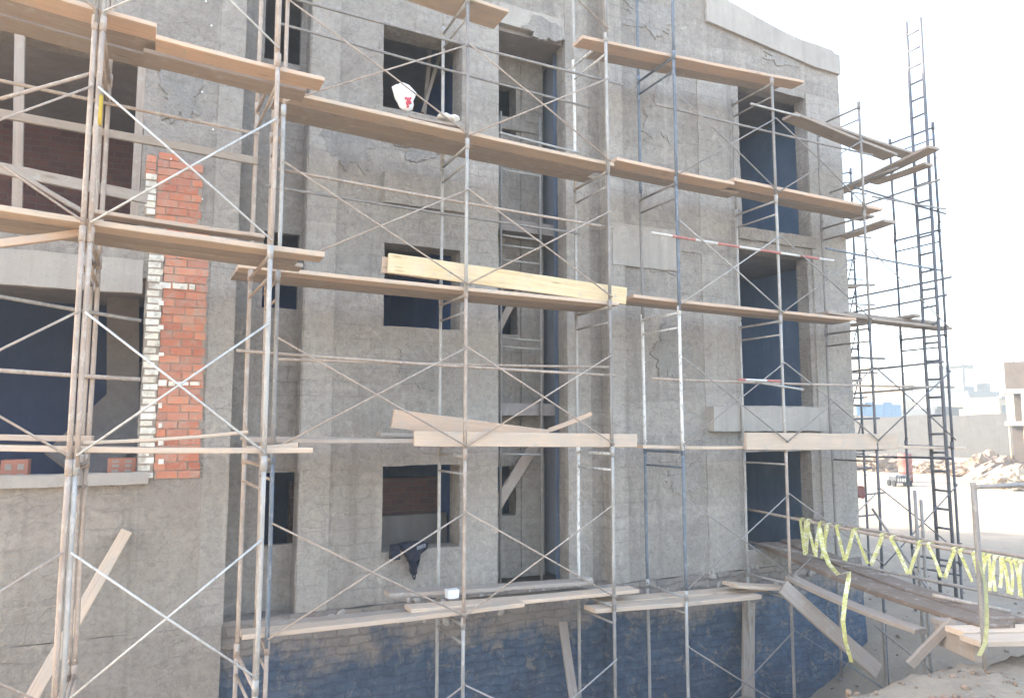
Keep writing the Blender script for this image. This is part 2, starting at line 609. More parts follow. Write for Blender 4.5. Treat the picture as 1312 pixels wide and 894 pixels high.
bm = bmesh.new()
XS = axis(-4, 17, .13, -900, 1500)
YS = axis(-10, 3, .13, -500, 1500)
grid = [[bm.verts.new((x, y, ground_z(x, y))) for y in YS] for x in XS]
for i in range(len(XS) - 1):
    for j in range(len(YS) - 1):
        bm.faces.new((grid[i][j], grid[i + 1][j], grid[i + 1][j + 1], grid[i][j + 1]))
g = link('ground', bm, M['dirt'], smooth=True)
g['kind'] = 'structure'

# stones and clods on the near mound and in the trench: uncountable
bm = bmesh.new()
rs = random.Random(3)
for k in range(900):
    if k < 520:
        x, y = rs.uniform(4.8, 10.5), rs.uniform(-6.8, -3.6)
    else:
        x, y = rs.uniform(7, 18), rs.uniform(-4, 2)
        if x < 12.2 and y > -.3:
            continue
    s = abs(rs.gauss(0, 1)) * .018 + .008
    if rs.random() < .03:
        s *= 2.6
    z = ground_z(x, y)
    mm = Matrix.Translation((x, y, z + s * .25)) @ Matrix.Rotation(rs.uniform(0, 6), 4, 'Z') @ Matrix.Rotation(rs.uniform(0, 6), 4, 'X') @ Matrix.Diagonal((s * rs.uniform(.8, 1.6), s, s * rs.uniform(.5, .9), 1))
    res = bmesh.ops.create_icosphere(bm, subdivisions=1, radius=1, matrix=mm)
    for v in res['verts']:
        v.co += noise.noise_vector(v.co * 40) * s * .25
pb = link('loose_stones', bm, M['rubble'])
pb['kind'] = 'stuff'
pb['label'] = 'small stones and clods scattered over the dirt'

# ------------------------------------------------------------------ the building
bld = thing('unfinished_building', 'unfinished three storey grey rendered building with empty window openings behind the scaffolding', 'building', (3, .4, -4))
bld.location = (0, 0, 0)

Y_LEFT, Y_NICHE, Y_MID, Y_DEEP, Y_RIGHT = 0.0, .42, .15, .98, -.15
YB = .55                                             # inner face of the outer wall


def X(px, py, y):
    return at(px, py, y).x


def Z(px, py, y):
    return at(px, py, y).z


xa = X(295, 500, Y_LEFT)
xb = X(385, 500, Y_MID)
xc = X(638, 400, Y_MID)
xd = X(726, 400, Y_MID)
xe = X(783, 400, Y_RIGHT)
xf = X(1094, 545, Y_RIGHT)
XL = -6.5
sections = [(XL, xa, Y_LEFT), (xa, xb, Y_NICHE), (xb, xc, Y_MID), (xc, xd, Y_DEEP), (xd, xe, Y_MID), (xe, xf, Y_RIGHT)]
Z_BASE, Z_TOP = -2.42, 8.6
z_lint = Z(690, 32, Y_MID)                           # underside of the lintel over the deep recess

openings = []                                        # x0, x1, z0, z1


def opening(px0, px1, top, bot, y, pym=None, z0=None, z1=None):
    pm = pym or (top + bot) / 2
    x0, x1 = X(px0, pm, y), X(px1, pm, y)
    pmid = (px0 + px1) / 2
    o = (x0, x1, Z(pmid, bot, y) if z0 is None else z0, Z(pmid, top, y) if z1 is None else z1)
    openings.append(o)
    return o


xw = at(186, 100, Y_LEFT).x
O1 = (-2.6, X(187, 100, Y_LEFT), Z(180, 290, Y_LEFT), Z(182, 64, Y_LEFT))
O2 = (-2.75, X(181, 480, Y_LEFT), Z(178, 613, Y_LEFT), Z(180, 356, Y_LEFT))
openings += [O1, O2]
opening(339, 386, -40, 80, Y_NICHE, 60)
opening(337, 383, 298, 395, Y_NICHE)
opening(337, 378, 605, 698, Y_NICHE)
W1 = opening(491, 592, 43, 146, Y_MID)
W2 = opening(492, 590, 316, 420, Y_MID)
W3 = opening(490, 589, 595.5, 703, Y_MID)
V1 = opening(636, 661, 108, 172, Y_DEEP)
V2 = opening(636, 663, 378, 428, Y_DEEP)
V3 = opening(636, 661, 590, 660, Y_DEEP)
D1 = opening(948, 1034, 98, 298, Y_RIGHT)
D2 = opening(949, 1038, 325, 520, Y_RIGHT)
D3 = opening(953, 1042, 578, 700, Y_RIGHT)

# wall as one shaken grid: every cell is solid at its section's depth or open
xcuts = set()
for s0, s1, _ in sections:
    xcuts.update((s0, s1))
zcuts = {Z_BASE, Z_TOP, z_lint}
for o in openings:
    xcuts.update(o[:2])
    zcuts.update(o[2:])
xcuts = {c for c in xcuts if XL - 1e-6 <= c <= xf + 1e-6}


def refine(cuts, step):
    c = sorted(cuts)
    out = [c[0]]
    for a, b in zip(c, c[1:]):
        if b - a < 1e-4:
            continue
        n = max(1, int(round((b - a) / step)))
        out += [a + (b - a) * i / n for i in range(1, n + 1)]
    return out


GX, GZ = refine(xcuts, .13), refine(zcuts, .13)


def cell(i, k):
    x, z = (GX[i] + GX[i + 1]) / 2, (GZ[k] + GZ[k + 1]) / 2
    for o in openings:
        if o[0] < x < o[1] and o[2] < z < o[3]:
            return None
    for s0, s1, y in sections:
        if s0 < x < s1:
            if y == Y_DEEP and z > z_lint:
                return Y_MID
            return y
    return None


cells = [[cell(i, k) for k in range(len(GZ) - 1)] for i in range(len(GX) - 1)]
bm = bmesh.new()
cache = {}


def wv(i, k, y):
    key = (i, k, round(y, 3))
    if key not in cache:
        p = Vector((GX[i], y, GZ[k]))
        q = p + noise.noise_vector(p * 2.2) * .012 + noise.noise_vector(p * 7.0) * .009
        if key[2] in (YB, .12) or key[2] > 1.2:
            q = p
        cache[key] = bm.verts.new(q)
    return cache[key]


def midx(i):
    return (GX[i] + GX[i + 1]) / 2


def face(vs, m):
    try:
        f = bm.faces.new(vs)
        f.material_index = m
    except ValueError:
        pass


nx, nz = len(cells), len(cells[0])
YBR = .12                                            # the right-hand wall is thinner
depths = [Y_RIGHT, Y_LEFT, YBR, Y_MID, Y_NICHE, YB, Y_DEEP, 1.25]


def back_of(y):
    return YBR if y == Y_RIGHT else (YB if y < YB else 1.25)


def steps(a, b):
    d = [v for v in depths if min(a, b) <= v <= max(a, b)]
    return list(zip(d, d[1:]))


for i in range(nx):
    for k in range(nz):
        y = cells[i][k]
        mi = 0
        xm, zm = midx(i), (GZ[k] + GZ[k + 1]) / 2
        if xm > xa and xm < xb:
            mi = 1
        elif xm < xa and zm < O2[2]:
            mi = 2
        if y is not None:
            face((wv(i, k, y), wv(i + 1, k, y), wv(i + 1, k + 1, y), wv(i, k + 1, y)), mi)
            yb = back_of(y)
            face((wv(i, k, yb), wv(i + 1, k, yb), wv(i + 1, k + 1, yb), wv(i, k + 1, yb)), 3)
        for di, dk in ((1, 0), (0, 1)):
            ii, kk = i + di, k + dk
            y2 = cells[ii][kk] if ii < nx and kk < nz else None
            if ii >= nx or kk >= nz:
                y2 = None
            if y == y2:
                continue
            if y is None or y2 is None:
                yy = y if y is not None else y2
                a, b = yy, back_of(yy)
            else:
                a, b = y, y2
            for u, v in steps(a, b):
                if di and abs(GX[i + 1] - xd) < 1e-4 and u > .4 and zm < z_lint and y == Y_DEEP:
                    continue  # opening added in the recess side to deepen its shade
                if di:
                    face((wv(i + 1, k, u), wv(i + 1, k, v), wv(i + 1, k + 1, v), wv(i + 1, k + 1, u)), mi)
                else:
                    face((wv(i, k + 1, u), wv(i + 1, k + 1, u), wv(i + 1, k + 1, v), wv(i, k + 1, v)), mi)
link('wall', bm, [M['render'], M['recess'], M['lower'], M['jamb_grey']], bld)

# basement wall below, a little proud, following the sections
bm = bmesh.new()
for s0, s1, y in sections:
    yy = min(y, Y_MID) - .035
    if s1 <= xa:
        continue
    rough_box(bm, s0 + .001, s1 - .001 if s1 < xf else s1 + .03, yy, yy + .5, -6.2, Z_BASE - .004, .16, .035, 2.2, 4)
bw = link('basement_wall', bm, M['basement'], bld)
bm = bmesh.new()
rough_box(bm, XL, xa, -.004, .45, -6.2, Z_BASE - .004, .2, .014, 2.2, 2)
link('wall', bm, M['lower'], bld)

# end wall, rear wall, slabs and partitions that make the rooms
bm = bmesh.new()
rough_box(bm, xf - .25, xf, YBR + .003, 13, -6.2, 6.7, .5, .012, 2, 1)
link('end_wall', bm, M['render'], bld)
YR = 5.2
bm = bmesh.new()
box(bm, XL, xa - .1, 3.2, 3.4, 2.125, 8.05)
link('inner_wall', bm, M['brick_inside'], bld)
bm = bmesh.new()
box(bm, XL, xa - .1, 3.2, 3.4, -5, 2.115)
link('inner_wall', bm, M['interior_shade'], bld)
bm = bmesh.new()
box(bm, xa + .1, xf - .26, YR, YR + .2, -5, 6.5)
link('inner_wall', bm, M['interior'], bld)
bm = bmesh.new()
box(bm, 8.03, xf - .26, 3.4, 3.6, -5, 6.5)
link('inner_wall', bm, M['interior_glare'], bld)
bm = bmesh.new()
box(bm, xf - .40, xf - .26, YBR + .006, 3.39, -5, 6.5)
link('inner_wall', bm, M['interior_glare'], bld)
bm = bmesh.new()
box(bm, XL, xf - .26, 12.6, 12.9, -5, 8.2)
link('rear_wall', bm, M['render'], bld)
for px_, py_, yy in ((xa, YB + .004, YR), (xc - .12, 1.254, YR), (8.1, YBR + .006, 3.39)):
    bm = bmesh.new()
    box(bm, px_ - .07, px_ + .07, py_, yy - .004, -5, 6.45)
    link('partition_wall', bm, M['interior'], bld)
# low brick wall seen inside through the bottom middle window
bm = bmesh.new()
box(bm, xb + .2, xc - .25, 1.9, 2.05, -2.5, W3[3] - .30)
link('inner_wall', bm, M['brick_inside'], bld)
bm = bmesh.new()
box(bm, xb + .25, xc - .3, 1.45, 1.6, -2.5, W3[2] + .32)
link('inner_wall', bm, M['interior_warm'], bld)
for zt in (-2.52, .36, 3.33, 6.5):
    bm = bmesh.new()
    box(bm, xa + .08, xf - .27, (YB + .005) if zt < 6 else Y_MID + .1, YR + .3, zt - .2, zt - .01)
    link('floor_slab', bm, M['interior_warm'], bld)
for zt in (-2.52, .36, 3.33, 6.5):
    bm = bmesh.new()
    box(bm, 8.175, xf - .405, YBR + .006, YB + .004, zt - .199, zt - .011)
    link('floor_slab', bm, M['interior_warm'], bld)
for zt in (-.95, 2.12, 4.95):
    bm = bmesh.new()
    box(bm, XL, xa - .08, YB + .005, 3.19, zt - .24, zt)
    link('floor_slab', bm, M['interior_warm'], bld)
bm = bmesh.new()
box(bm, XL, xe - .4, YB + .01, 12.5, 8.1, 8.3)
link('roof', bm, M['concrete'], bld)

bm = bmesh.new()
box(bm, xd + .16, xd + .24, YB - .14, 1.24, Z_BASE, z_lint + .1)
link('recess_shade_panel', bm, M['recess_shade'], bld)  # added set-back panel, coloured like the shaded recess side
# cast columns standing slightly proud of the blockwork


def column(px0, px1, y, proud, z0, z1, m='column_coat', pym=545):
    bm = bmesh.new()
    rough_box(bm, X(px0, pym, y), X(px1, pym, y), y - proud, y + .09, z0, z1, .14, .011, 2.5, px0)
    return link('column', bm, M[m], bld)


column(262, 295.5, Y_LEFT, .012, Z_BASE, Z_TOP)
column(385.5, 424, Y_MID, .02, Z_BASE, Z_TOP)
column(596, 637.5, Y_MID, .014, Z_BASE, z_lint)
column(727, 757, Y_MID, .02, Z_BASE, Z_TOP)
column(783.5, 802, Y_RIGHT, .035, Z_BASE, Z_TOP)
column(1049, 1093.5, Y_RIGHT, .03, Z_BASE, 6.35)
column(904, 944, Y_RIGHT, .012, Z_BASE, 6.3)
# inner back-of-recess column
bm = bmesh.new()
rough_box(bm, X(667, 400, Y_DEEP), X(692, 400, Y_DEEP) + .05, Y_DEEP - .03, Y_DEEP + .06, Z_BASE, z_lint - .01, .14, .01, 2.5, 9)
link('column', bm, M['render'], bld)


def slab(name, px0, px1, top, bot, y, proud, m='concrete', amp=.012, label=None):
    pm = (px0 + px1) / 2
    bm = bmesh.new()
    rough_box(bm, X(px0, (top + bot) / 2, y - proud), X(px1, (top + bot) / 2, y - proud), y - proud, y + .08,
              Z(pm, bot, y - proud), Z(pm, top, y - proud), .1, amp, 5, px0)
    o = link(name, bm, M[m], bld)
    if label:
        o['label'] = label
    return o


slab('lintel', -400, 184, 308, 356, Y_LEFT, .022, 'concrete')
slab('sill', -400, 189, 612, 629, Y_LEFT, .10, 'concrete')
slab('sill', 493, 601, 226, 266, Y_MID, .10, 'render', .016, 'chunky unfinished ledge below the top middle window')
slab('sill', 915, 1060, 521, 552, Y_RIGHT, .17, 'concrete', .016, 'thick concrete ledge jutting out under the right opening')
slab('sill', 947, 1046, 297, 312, Y_RIGHT, .06, 'render', .02)
slab('lintel', 785, 868, 290, 343, Y_RIGHT, .045, 'concrete', .014, 'pale patched end of the floor beam')
slab('beam', 806, 946, 300, 322, Y_RIGHT, .02, 'render', .012)
# lintel across the deep recess
bm = bmesh.new()
rough_box(bm, xc + .01, xd - .01, Y_MID - .012, Y_MID + .2, z_lint - .14, z_lint + .2, .13, .012, 3, 2)
link('lintel', bm, M['concrete'], bld)
for zl in (5.0, 2.25, -.65):
    bm = bmesh.new()
    rough_box(bm, xc + .01, xd - .01, Y_DEEP - .05, Y_DEEP + .05, zl, zl + .22, .13, .012, 3, zl)
    link('beam', bm, M['render'], bld)

# parapet: raised band over the right-hand part, its top sweeping up to the left
top_pts = [(v.x, v.z) for v in (at(a_, b_, Y_RIGHT) for a_, b_ in ((1096, 76), (1081, 71), (1066, 69), (1065, 64), (1030, 53), (997, 38), (963, 19), (930, 0), (880, -32), (830, -62)))] + [(xe, 8.4)]
bot = [(xe, 6.70), (8.22, 6.66), (10.8, 6.42), (11.0, 6.32), (11.98, 6.3)]
# trim the wall: openings above the parapet line are handled by ending the wall at 6.3 on the right
for o in [x for x in bld.children if x.name == 'wall']:
    bmw = bmesh.new()
    bmw.from_mesh(o.data)
    kill = [f for f in bmw.faces if f.calc_center_median().x > xe + .02 and f.calc_center_median().z > 6.35]
    bmesh.ops.delete(bmw, geom=kill, context='FACES')
    bmw.to_mesh(o.data)
    bmw.free()
bm = bmesh.new()


def ztop(x):
    p = sorted(top_pts)
    for a, b in zip(p, p[1:]):
        if a[0] <= x <= b[0]:
            return lerp(a[1], b[1], (x - a[0]) / (b[0] - a[0]) if b[0] > a[0] else 0)
    return p[-1][1] if x > p[-1][0] else p[0][1]


n = 60
rows = []
for i in range(n + 1):
    x = lerp(xe + .01, xf + .01, i / n)
    zt = ztop(x) + .012 * noise.noise(Vector((x * 6, 0, 1)))
    zb = 6.25
    col = []
    for j in range(9):
        z = lerp(zb, zt, j / 8)
        jit = noise.noise_vector(Vector((x * 3, 0, z * 3))) * .012
        col.append((bm.verts.new(Vector((x, Y_RIGHT - .006, z)) + jit), bm.verts.new(Vector((x, Y_RIGHT + .32, z)) + jit)))
    rows.append(col)
for a, b in zip(rows, rows[1:]):
    for j in range(8):
        bm.faces.new((a[j][0], b[j][0], b[j + 1][0], a[j + 1][0]))
        bm.faces.new((a[j][1], b[j][1], b[j + 1][1], a[j + 1][1]))
    bm.faces.new((a[8][0], b[8][0], b[8][1], a[8][1]))
    bm.faces.new((a[0][0], b[0][0], b[0][1], a[0][1]))
for col in (rows[0], rows[-1]):
    for j in range(8):
        bm.faces.new((col[j][0], col[j][1], col[j + 1][1], col[j + 1][0]))
link('parapet', bm, M['render'], bld)
# raised coping band above the dark shadow line
bm = bmesh.new()
pA, pB = at(903, 29, Y_RIGHT), at(1042, 88, Y_RIGHT)
n = 30
rows = []
for i in range(n + 1):
    k = i / n
    x = lerp(pA.x, xf + .02, k)
    zb = lerp(pA.z, pB.z, min(1, (x - pA.x) / (pB.x - pA.x)))
    zt = ztop(x) - .05
    jit = .008 * noise.noise(Vector((x * 5, 1, 0)))
    rows.append([bm.verts.new((x, Y_RIGHT - .065 + jit, zb)), bm.verts.new((x, Y_RIGHT - .065 - jit, zt)), bm.verts.new((x, Y_RIGHT + .02, zt)), bm.verts.new((x, Y_RIGHT + .02, zb))])
for a, b in zip(rows, rows[1:]):
    for j in range(4):
        bm.faces.new((a[j], b[j], b[(j + 1) % 4], a[(j + 1) % 4]))
bm.faces.new(rows[0])
bm.faces.new(rows[-1])
link('coping', bm, M['concrete'], bld)

# brick panel with whitewashed quoins beside the big left openings: every brick set by hand, so they stand in and out a little
def island_tint(t_, cols):
    r_ = t_.n('ShaderNodeNewGeometry').outputs['Random Per Island']
    return t_.ramp(r_, cols)


for nm, cols, mort in (('set_brick', [(0, (.42, .15, .095)), (.3, (.55, .205, .12)), (.55, (.60, .25, .15)), (.8, (.50, .22, .15)), (1, (.44, .19, .13))], (.42, .34, .27)),
                       ('set_white_brick', [(0, (.70, .66, .56)), (.4, (.80, .77, .68)), (.7, (.76, .70, .58)), (1, (.62, .57, .48))], (.30, .25, .20))):
    t = NT(nm)
    c = island_tint(t, cols)
    c = t.mix(t.math('MULTIPLY', t.ramp(t.noise(9, 5, .7, dist=.6), [(.47, 0), (.66, 1)]), .6), c, mort)
    c = t.mix(t.math('MULTIPLY', t.ramp(t.noise(2.0, 4, .65, dist=.8), [(.56, 0), (.66, 1)]), .55), c, tuple(x * .95 for x in mort))
    c = t.mix(t.math('MULTIPLY', t.ramp(t.noise(30, 4, .7), [(.30, 1), (.40, 0)]), .4), c, tuple(x * .5 for x in cols[0][1]))
    t.col(c)
    t.bump(t.noise(30, 5, .7), .5, .008)
    M[nm] = t.m


def bricks(name, x0, x1, z0, z1, w, h, joint, face_y, mat_, seed, ragged=0.0, skip=0.0):
    r_ = random.Random(seed)
    bm = bmesh.new()
    box(bm, x0 + .004, x1 - .004, face_y + .012, .06, z0, z1 - ragged * .5, 1)
    z, k = z0, 0
    while z < z1 - h * .4:
        x = x0 - (w * .5 if k % 2 else 0) + r_.uniform(-.02, .02)
        while x < x1 - .02:
            a, b = max(x0, x + joint / 2 + r_.uniform(-.004, .004)), min(x1, x + w - joint / 2 + r_.uniform(-.006, .004))
            if b - a > .03 and not (z > z1 - ragged and r_.random() < .55) and r_.random() > skip:
                f = face_y + r_.uniform(-.006, .007)
                vs_, fs_ = box(bm, a, b, f, .05, z + joint / 2 + r_.uniform(-.003, .003), z + h - joint / 2 + r_.uniform(-.003, .003))
                for v in vs_:
                    v.co += noise.noise_vector(v.co * 13) * .006
            x += w
        z += h
        k += 1
    return link(name, bm, [M[mat_], M['mortar']], bld)


M['mortar'] = mat_plain('mortar', (.40, .325, .26), .95, .3, 9)
bx0, bx1 = X(203, 480, Y_LEFT), X(261, 480, Y_LEFT)
bricks('brick_panel', bx0, bx1, O2[2] - .01, Z(230, 292, Y_LEFT), .25, .1, .012, -.022, 'set_brick', 2)
bricks('brick_panel', X(200, 250, Y_LEFT) + .002, X(259, 240, Y_LEFT), Z(230, 288, Y_LEFT), Z(230, 203, Y_LEFT), .25, .1, .012, -.018, 'set_brick', 3, .18)
bricks('brick_panel', X(187, 215, Y_LEFT), X(200, 215, Y_LEFT), Z(190, 228, Y_LEFT), Z(190, 196, Y_LEFT), .25, .1, .012, -.016, 'set_brick', 4, .08)
bricks('quoin', X(183, 480, Y_LEFT), bx0 - .003, O2[2] - .005, Z(190, 306, Y_LEFT), .28, .088, .022, -.036, 'set_white_brick', 5)
bricks('quoin', X(186, 250, Y_LEFT), X(200, 250, Y_LEFT) - .002, Z(190, 276, Y_LEFT), Z(190, 227, Y_LEFT), .28, .088, .02, -.036, 'set_white_brick', 6)
rq = random.Random(5)
for py_, x0, x1 in ((367, 204, 255), (389, 203, 212), (421, 203, 212), (455, 203, 212), (491, 203, 258), (519, 203, 210), (545, 203, 210), (566, 203, 212), (590, 203, 212)):
    bm = bmesh.new()
    px_ = x0
    while px_ < x1 - 4:
        w = rq.uniform(9, 22)
        rough_box(bm, X(px_, py_, -.02), X(min(px_ + w, x1), py_, -.02) - .02, -.040, .0, Z(230, py_ + rq.uniform(2, 4), -.02), Z(230, py_ - rq.uniform(2, 4), -.02), .1, .006, 6, px_)
        px_ += w
    link('white_brick_band', bm, M['set_white_brick'], bld)

# irregular trowelled patches standing a few millimetres proud of the scratch coat
M['patch_pale'] = mat_render_coat('pale_plaster_patch', (.395, .36, .322), (.305, .277, .248), (.47, .43, .385), .5)
M['patch_dark'] = mat_render_coat('damp_plaster_patch', (.33, .30, .268), (.255, .232, .208), (.40, .365, .33), .5)
rp = random.Random(17)
for k, (px, py, y, rx, rz, mm_) in enumerate(((450, 180, Y_MID, .42, .5, 'patch_dark'), (540, 185, Y_MID, .4, .25, 'patch_dark'),
        (540, 470, Y_MID, .42, .32, 'patch_dark'), (850, 330, Y_RIGHT, .5, .28, 'patch_pale'), (855, 150, Y_RIGHT, .5, .6, 'patch_pale'), (860, 450, Y_RIGHT, .45, .5, 'patch_dark'),
        (880, 610, Y_RIGHT, .5, .35, 'patch_pale'), 
        (230, 120, Y_LEFT, .3, .5, 'patch_dark'), (700, 40, Y_MID, .5, .2, 'patch_pale'), (830, 20, Y_RIGHT, .6, .4, 'patch_pale'), (1000, 75, Y_RIGHT, .5, .15, 'patch_pale'))):
    c = at(px, py, y)
    bm = bmesh.new()
    n_ = 90
    ring = []
    for q in range(n_):
        a = 2 * math.pi * q / n_
        rr = 1 + .55 * noise.fractal(Vector((math.cos(a) * 1.6 + k * 7, math.sin(a) * 1.6, k)), .6, 2.3, 6)
        ring.append((c.x + .85 * rx * rr * math.cos(a), c.z + .85 * rz * rr * math.sin(a)))
    f_ = [bm.verts.new((x, y - .019, z)) for x, z in ring]
    b_ = [bm.verts.new((x + (c.x - x) * -.03, y + .03, z + (c.z - z) * -.03)) for x, z in ring]
    bm.faces.new(f_)
    for q in range(n_):
        bm.faces.new((f_[q], f_[(q + 1) % n_], b_[(q + 1) % n_], b_[q]))
    link('plaster_patch', bm, M[mm_], bld)

# timber battens left in the upper left opening, and the inclined slab and post inside the lower one


def strip3(name, p, q, w, th, mat_, parent, up=(0, -1, 0)):
    L = (Vector(q) - Vector(p)).length
    bm = bmesh.new()
    box(bm, 0, L, -w / 2, w / 2, -th / 2, th / 2)
    o = link(name, bm, mat_, matrix=frame_matrix(Vector(p), Vector(q) - Vector(p), up))
    if parent is not None:
        o.parent = parent
    return o


strip3('jamb', (O1[1] - .05, .05, O1[2] + .02), (O1[1] - .05, .05, O1[3] - .02), .09, .10, M['wood_old'], bld)
strip3('jamb', at(22, 280, .05), at(26, 30, .05), .10, .08, M['wood_old'], bld)
strip3('inner_column', at(158, 640, 2.4), at(158, 330, 2.4), .42, .3, M['interior_warm'], bld)
strip3('stair_slab', at(112, 575, 2.0) + Vector((-.2, 0, -.3)), at(190, 500, 2.6) + Vector((.3, 0, .3)), .8, .15, M['interior_warm'], bld)

strip3('shoring_prop', at(543, 150, .9), at(553, 40, 1.3), .06, .05, M['wood_old'], bld)
strip3('shoring_prop', at(541, 145, .85), at(566, 62, 1.0), .05, .05, M['wood_old'], bld)
for (px, py) in ((271, 66), (265, 95), (259, 118), (273, 166), (271, 33), (272, 240), (259, 255), (231, 190), (219, 204), (264, 2)):
    c = at(px, py, -.013)
    bm = bmesh.new()
    bmesh.ops.create_icosphere(bm, subdivisions=2, radius=1, matrix=Matrix.Translation((c.x, -.012, c.z)) @ Matrix.Diagonal((.014, .008, .014, 1)))
    link('tie_plug', bm, M['white_cloth'], bld)

# ------------------------------------------------------------------ scaffold towers
LV = [-4.48, -2.42, -.36, 1.70, 3.68, 5.68, 7.68]
TUBE = .024


def tower(label, loc, group='scaffold towers along the facade'):
    return thing('scaffold_tower', label, 'scaffold', loc, group)


def put(name, bm, mat_, parent, smooth=False):
    """link a mesh given in world coordinates under a parent that may not sit at the origin"""
    me_o = link(name, bm, mat_, smooth=smooth)
    root = parent
    off = Vector((0, 0, 0))
    while root is not None:
        off += root.location
        root = root.parent
    me_o.data.transform(Matrix.Translation(-off))
    me_o.parent = parent
    return me_o


rj = random.Random(11)


def sframe(tw, fx, fy, bx, by, z0, z1, mfront, mback, foot=None):
    """one welded frame: two legs with a collar, two ties and two stubs near the top"""
    dz = z1 - z0
    jx, jy = rj.uniform(-.012, .012), rj.uniform(-.012, .012)
    bm = bmesh.new()
    f1, b1 = Vector((fx + jx, fy + jy, z1)), Vector((bx + jx, by + jy, z1))
    f0, b0 = Vector((fx, fy, z0)), Vector((bx, by, z0))
    for k, s in ((z1 - .03, .02), (z1 - .25, .016)):
        a = f0.lerp(f1, (k - z0) / dz)
        b = b0.lerp(b1, (k - z0) / dz)
        tube(bm, [a, b], s, 8)
    fr = put('scaffold_frame', bm, M[mback], tw)
    for (p0, p1, m_, ft) in ((f0, f1, mfront, 0), (b0, b1, mback, 1)):
        bm = bmesh.new()
        lo = p0 if foot is None else Vector((p0.x, p0.y, foot[ft]))
        mid = lo.lerp(p1, .5) + Vector((rj.uniform(-.006, .006), rj.uniform(-.006, .006), 0))
        tube(bm, [lo, lo.lerp(mid, .5), mid, mid.lerp(p1, .5), p1], TUBE, 10)
        tube(bm, [p1 + Vector((0, 0, -.07)), p1 + Vector((0, 0, .07))], TUBE * 1.28, 10)
        for zz_ in (.12, 1.36):
            a = lo.lerp(p1, max(0, (z0 + zz_ - lo.z)) / (p1.z - lo.z))
            tube(bm, [a + Vector((0, .03, 0)), a + Vector((0, -.05, 0))], .01, 6)
        if foot is not None:
            tube(bm, [lo, lo + Vector((0, 0, .02))], .07, 10)
        put('leg', bm, M[m_], fr)
    return fr


def xbrace(tw, xl, yl, xr, yr, z0, m_, down=True, up=True, lo=.10, hi=1.35):
    bm = bmesh.new()
    y_off = -.045
    zl, zh = z0 + lo, z0 + hi
    if up:
        tube(bm, [(xl, yl + y_off, zl), (xr, yr + y_off, zh)], .0108, 8)
    if down:
        sag = Vector((0, -.02, rj.uniform(-.012, .006)))
        a, b = Vector((xl, yl + y_off - .025, zh)), Vector((xr, yr + y_off - .025, zl))
        tube(bm, [a, a.lerp(b, .5) + sag, b], .0108, 8)
    return put('cross_brace', bm, M[m_], tw)


def pipe(tw, p, q, r, m_, name='guard_pipe', label=None):
    bm = bmesh.new()
    p, q = Vector(p), Vector(q)
    d = (q - p)
    pts = [p.lerp(q, k / 6) + Vector((0, 0, -.012 * math.sin(math.pi * k / 6) * d.length * .25)) for k in range(7)]
    tube(bm, pts, r, 8)
    o = put(name, bm, M[m_], tw)
    if label:
        o['label'] = label
    return o


YF1, YK1 = -2.5, -1.25
YF2, YK2 = -1.27, -.35


def gx(px, y):
    return X(px, 545, y)


A1, A2, B1 = gx(91, YF1), gx(101, YF1), gx(339.5, YF1)
B1K = gx(314.5, -1.2)
B2, CX, DX = gx(351, YF2), gx(596, YF2), gx(783.5, YF2)
EX, FX, GXX, HX = gx(874, YF2), gx(1005, YF2), gx(1121, YF2), gx(1219, YF2)

t0 = tower('rusty scaffold bay cut off by the left picture edge, beside the yellow-marked pole', (A1, YF1, LV[0]))
A0 = A1 - 1.9
for i in range(len(LV) - 1):
    sframe(t0, A0, YF1, A0, YK1, LV[i], LV[i + 1], 'rust', 'rust')
    sframe(t0, A1, YF1, A1, YK1, LV[i], LV[i + 1], 'rust' if i < 4 else 'grey_tube', 'rust')
    xbrace(t0, A0, YF1, A1, YF1, LV[i], 'rust')

t1 = tower('nearest scaffold tower with bright galvanised cross braces in front of the orange brick panel', (A2, YF1, LV[0]))
for i in range(len(LV) - 1):
    m1 = ['galv', 'galv', 'rust', 'rust', 'galv', 'galv'][i]
    sframe(t1, A2, YF1, A2, YK1, LV[i], LV[i + 1], m1, 'rust')
    sframe(t1, B1, YF1, B1K, -1.2, LV[i], LV[i + 1], ['galv', 'galv', 'galv', 'rust', 'rust', 'galv'][i], 'rust')
    xbrace(t1, A2, YF1, B1, YF1, LV[i], 'zinc')
bm = bmesh.new()
pa, pb_ = at(124.5, 122, YF1), at(121, 160, YF1)
fr = [c for c in t1.children if c.name.startswith('scaffold_frame')]
tube(bm, [Vector((A2 + .012, YF1, pb_.z)), Vector((A2 + .012, YF1, pa.z))], TUBE * 1.12, 12)
put('paint_mark', bm, M['yellow_paint'], t1)['label'] = 'yellow painted ring on the pole'

t2 = tower('beige scaffold tower in front of the three middle windows', (CX, YF2, LV[0]))
for i in range(len(LV) - 1):
    sframe(t2, B2, YF2, B2, YK2, LV[i], LV[i + 1], ['rust', 'blue_tube', 'grey_tube', 'galv', 'rust', 'rust'][i], 'rust')
    sframe(t2, CX, YF2, CX, YK2, LV[i], LV[i + 1], ['galv', 'rust', 'rust', 'galv', 'grey_tube', 'galv'][i], 'galv')
    sframe(t2, DX, YF2, DX, YK2, LV[i], LV[i + 1], ['grey_tube', 'galv', 'grey_tube', 'grey_tube', 'galv', 'grey_tube'][i], ['galv', 'white_tube', 'galv', 'galv', 'white_tube', 'galv'][i])
    xbrace(t2, B2, YF2, CX, YF2, LV[i], 'rust', up=True)
    xbrace(t2, CX, YF2, DX, YF2, LV[i], ['galv', 'rust', 'rust', 'rust', 'rust', 'rust'][i])

t3 = tower('blue grey scaffold tower standing around the right corner of the building', (FX, YF2, LV[0]))


def foot_z(x, y):
    return ground_z(x, y) - .02


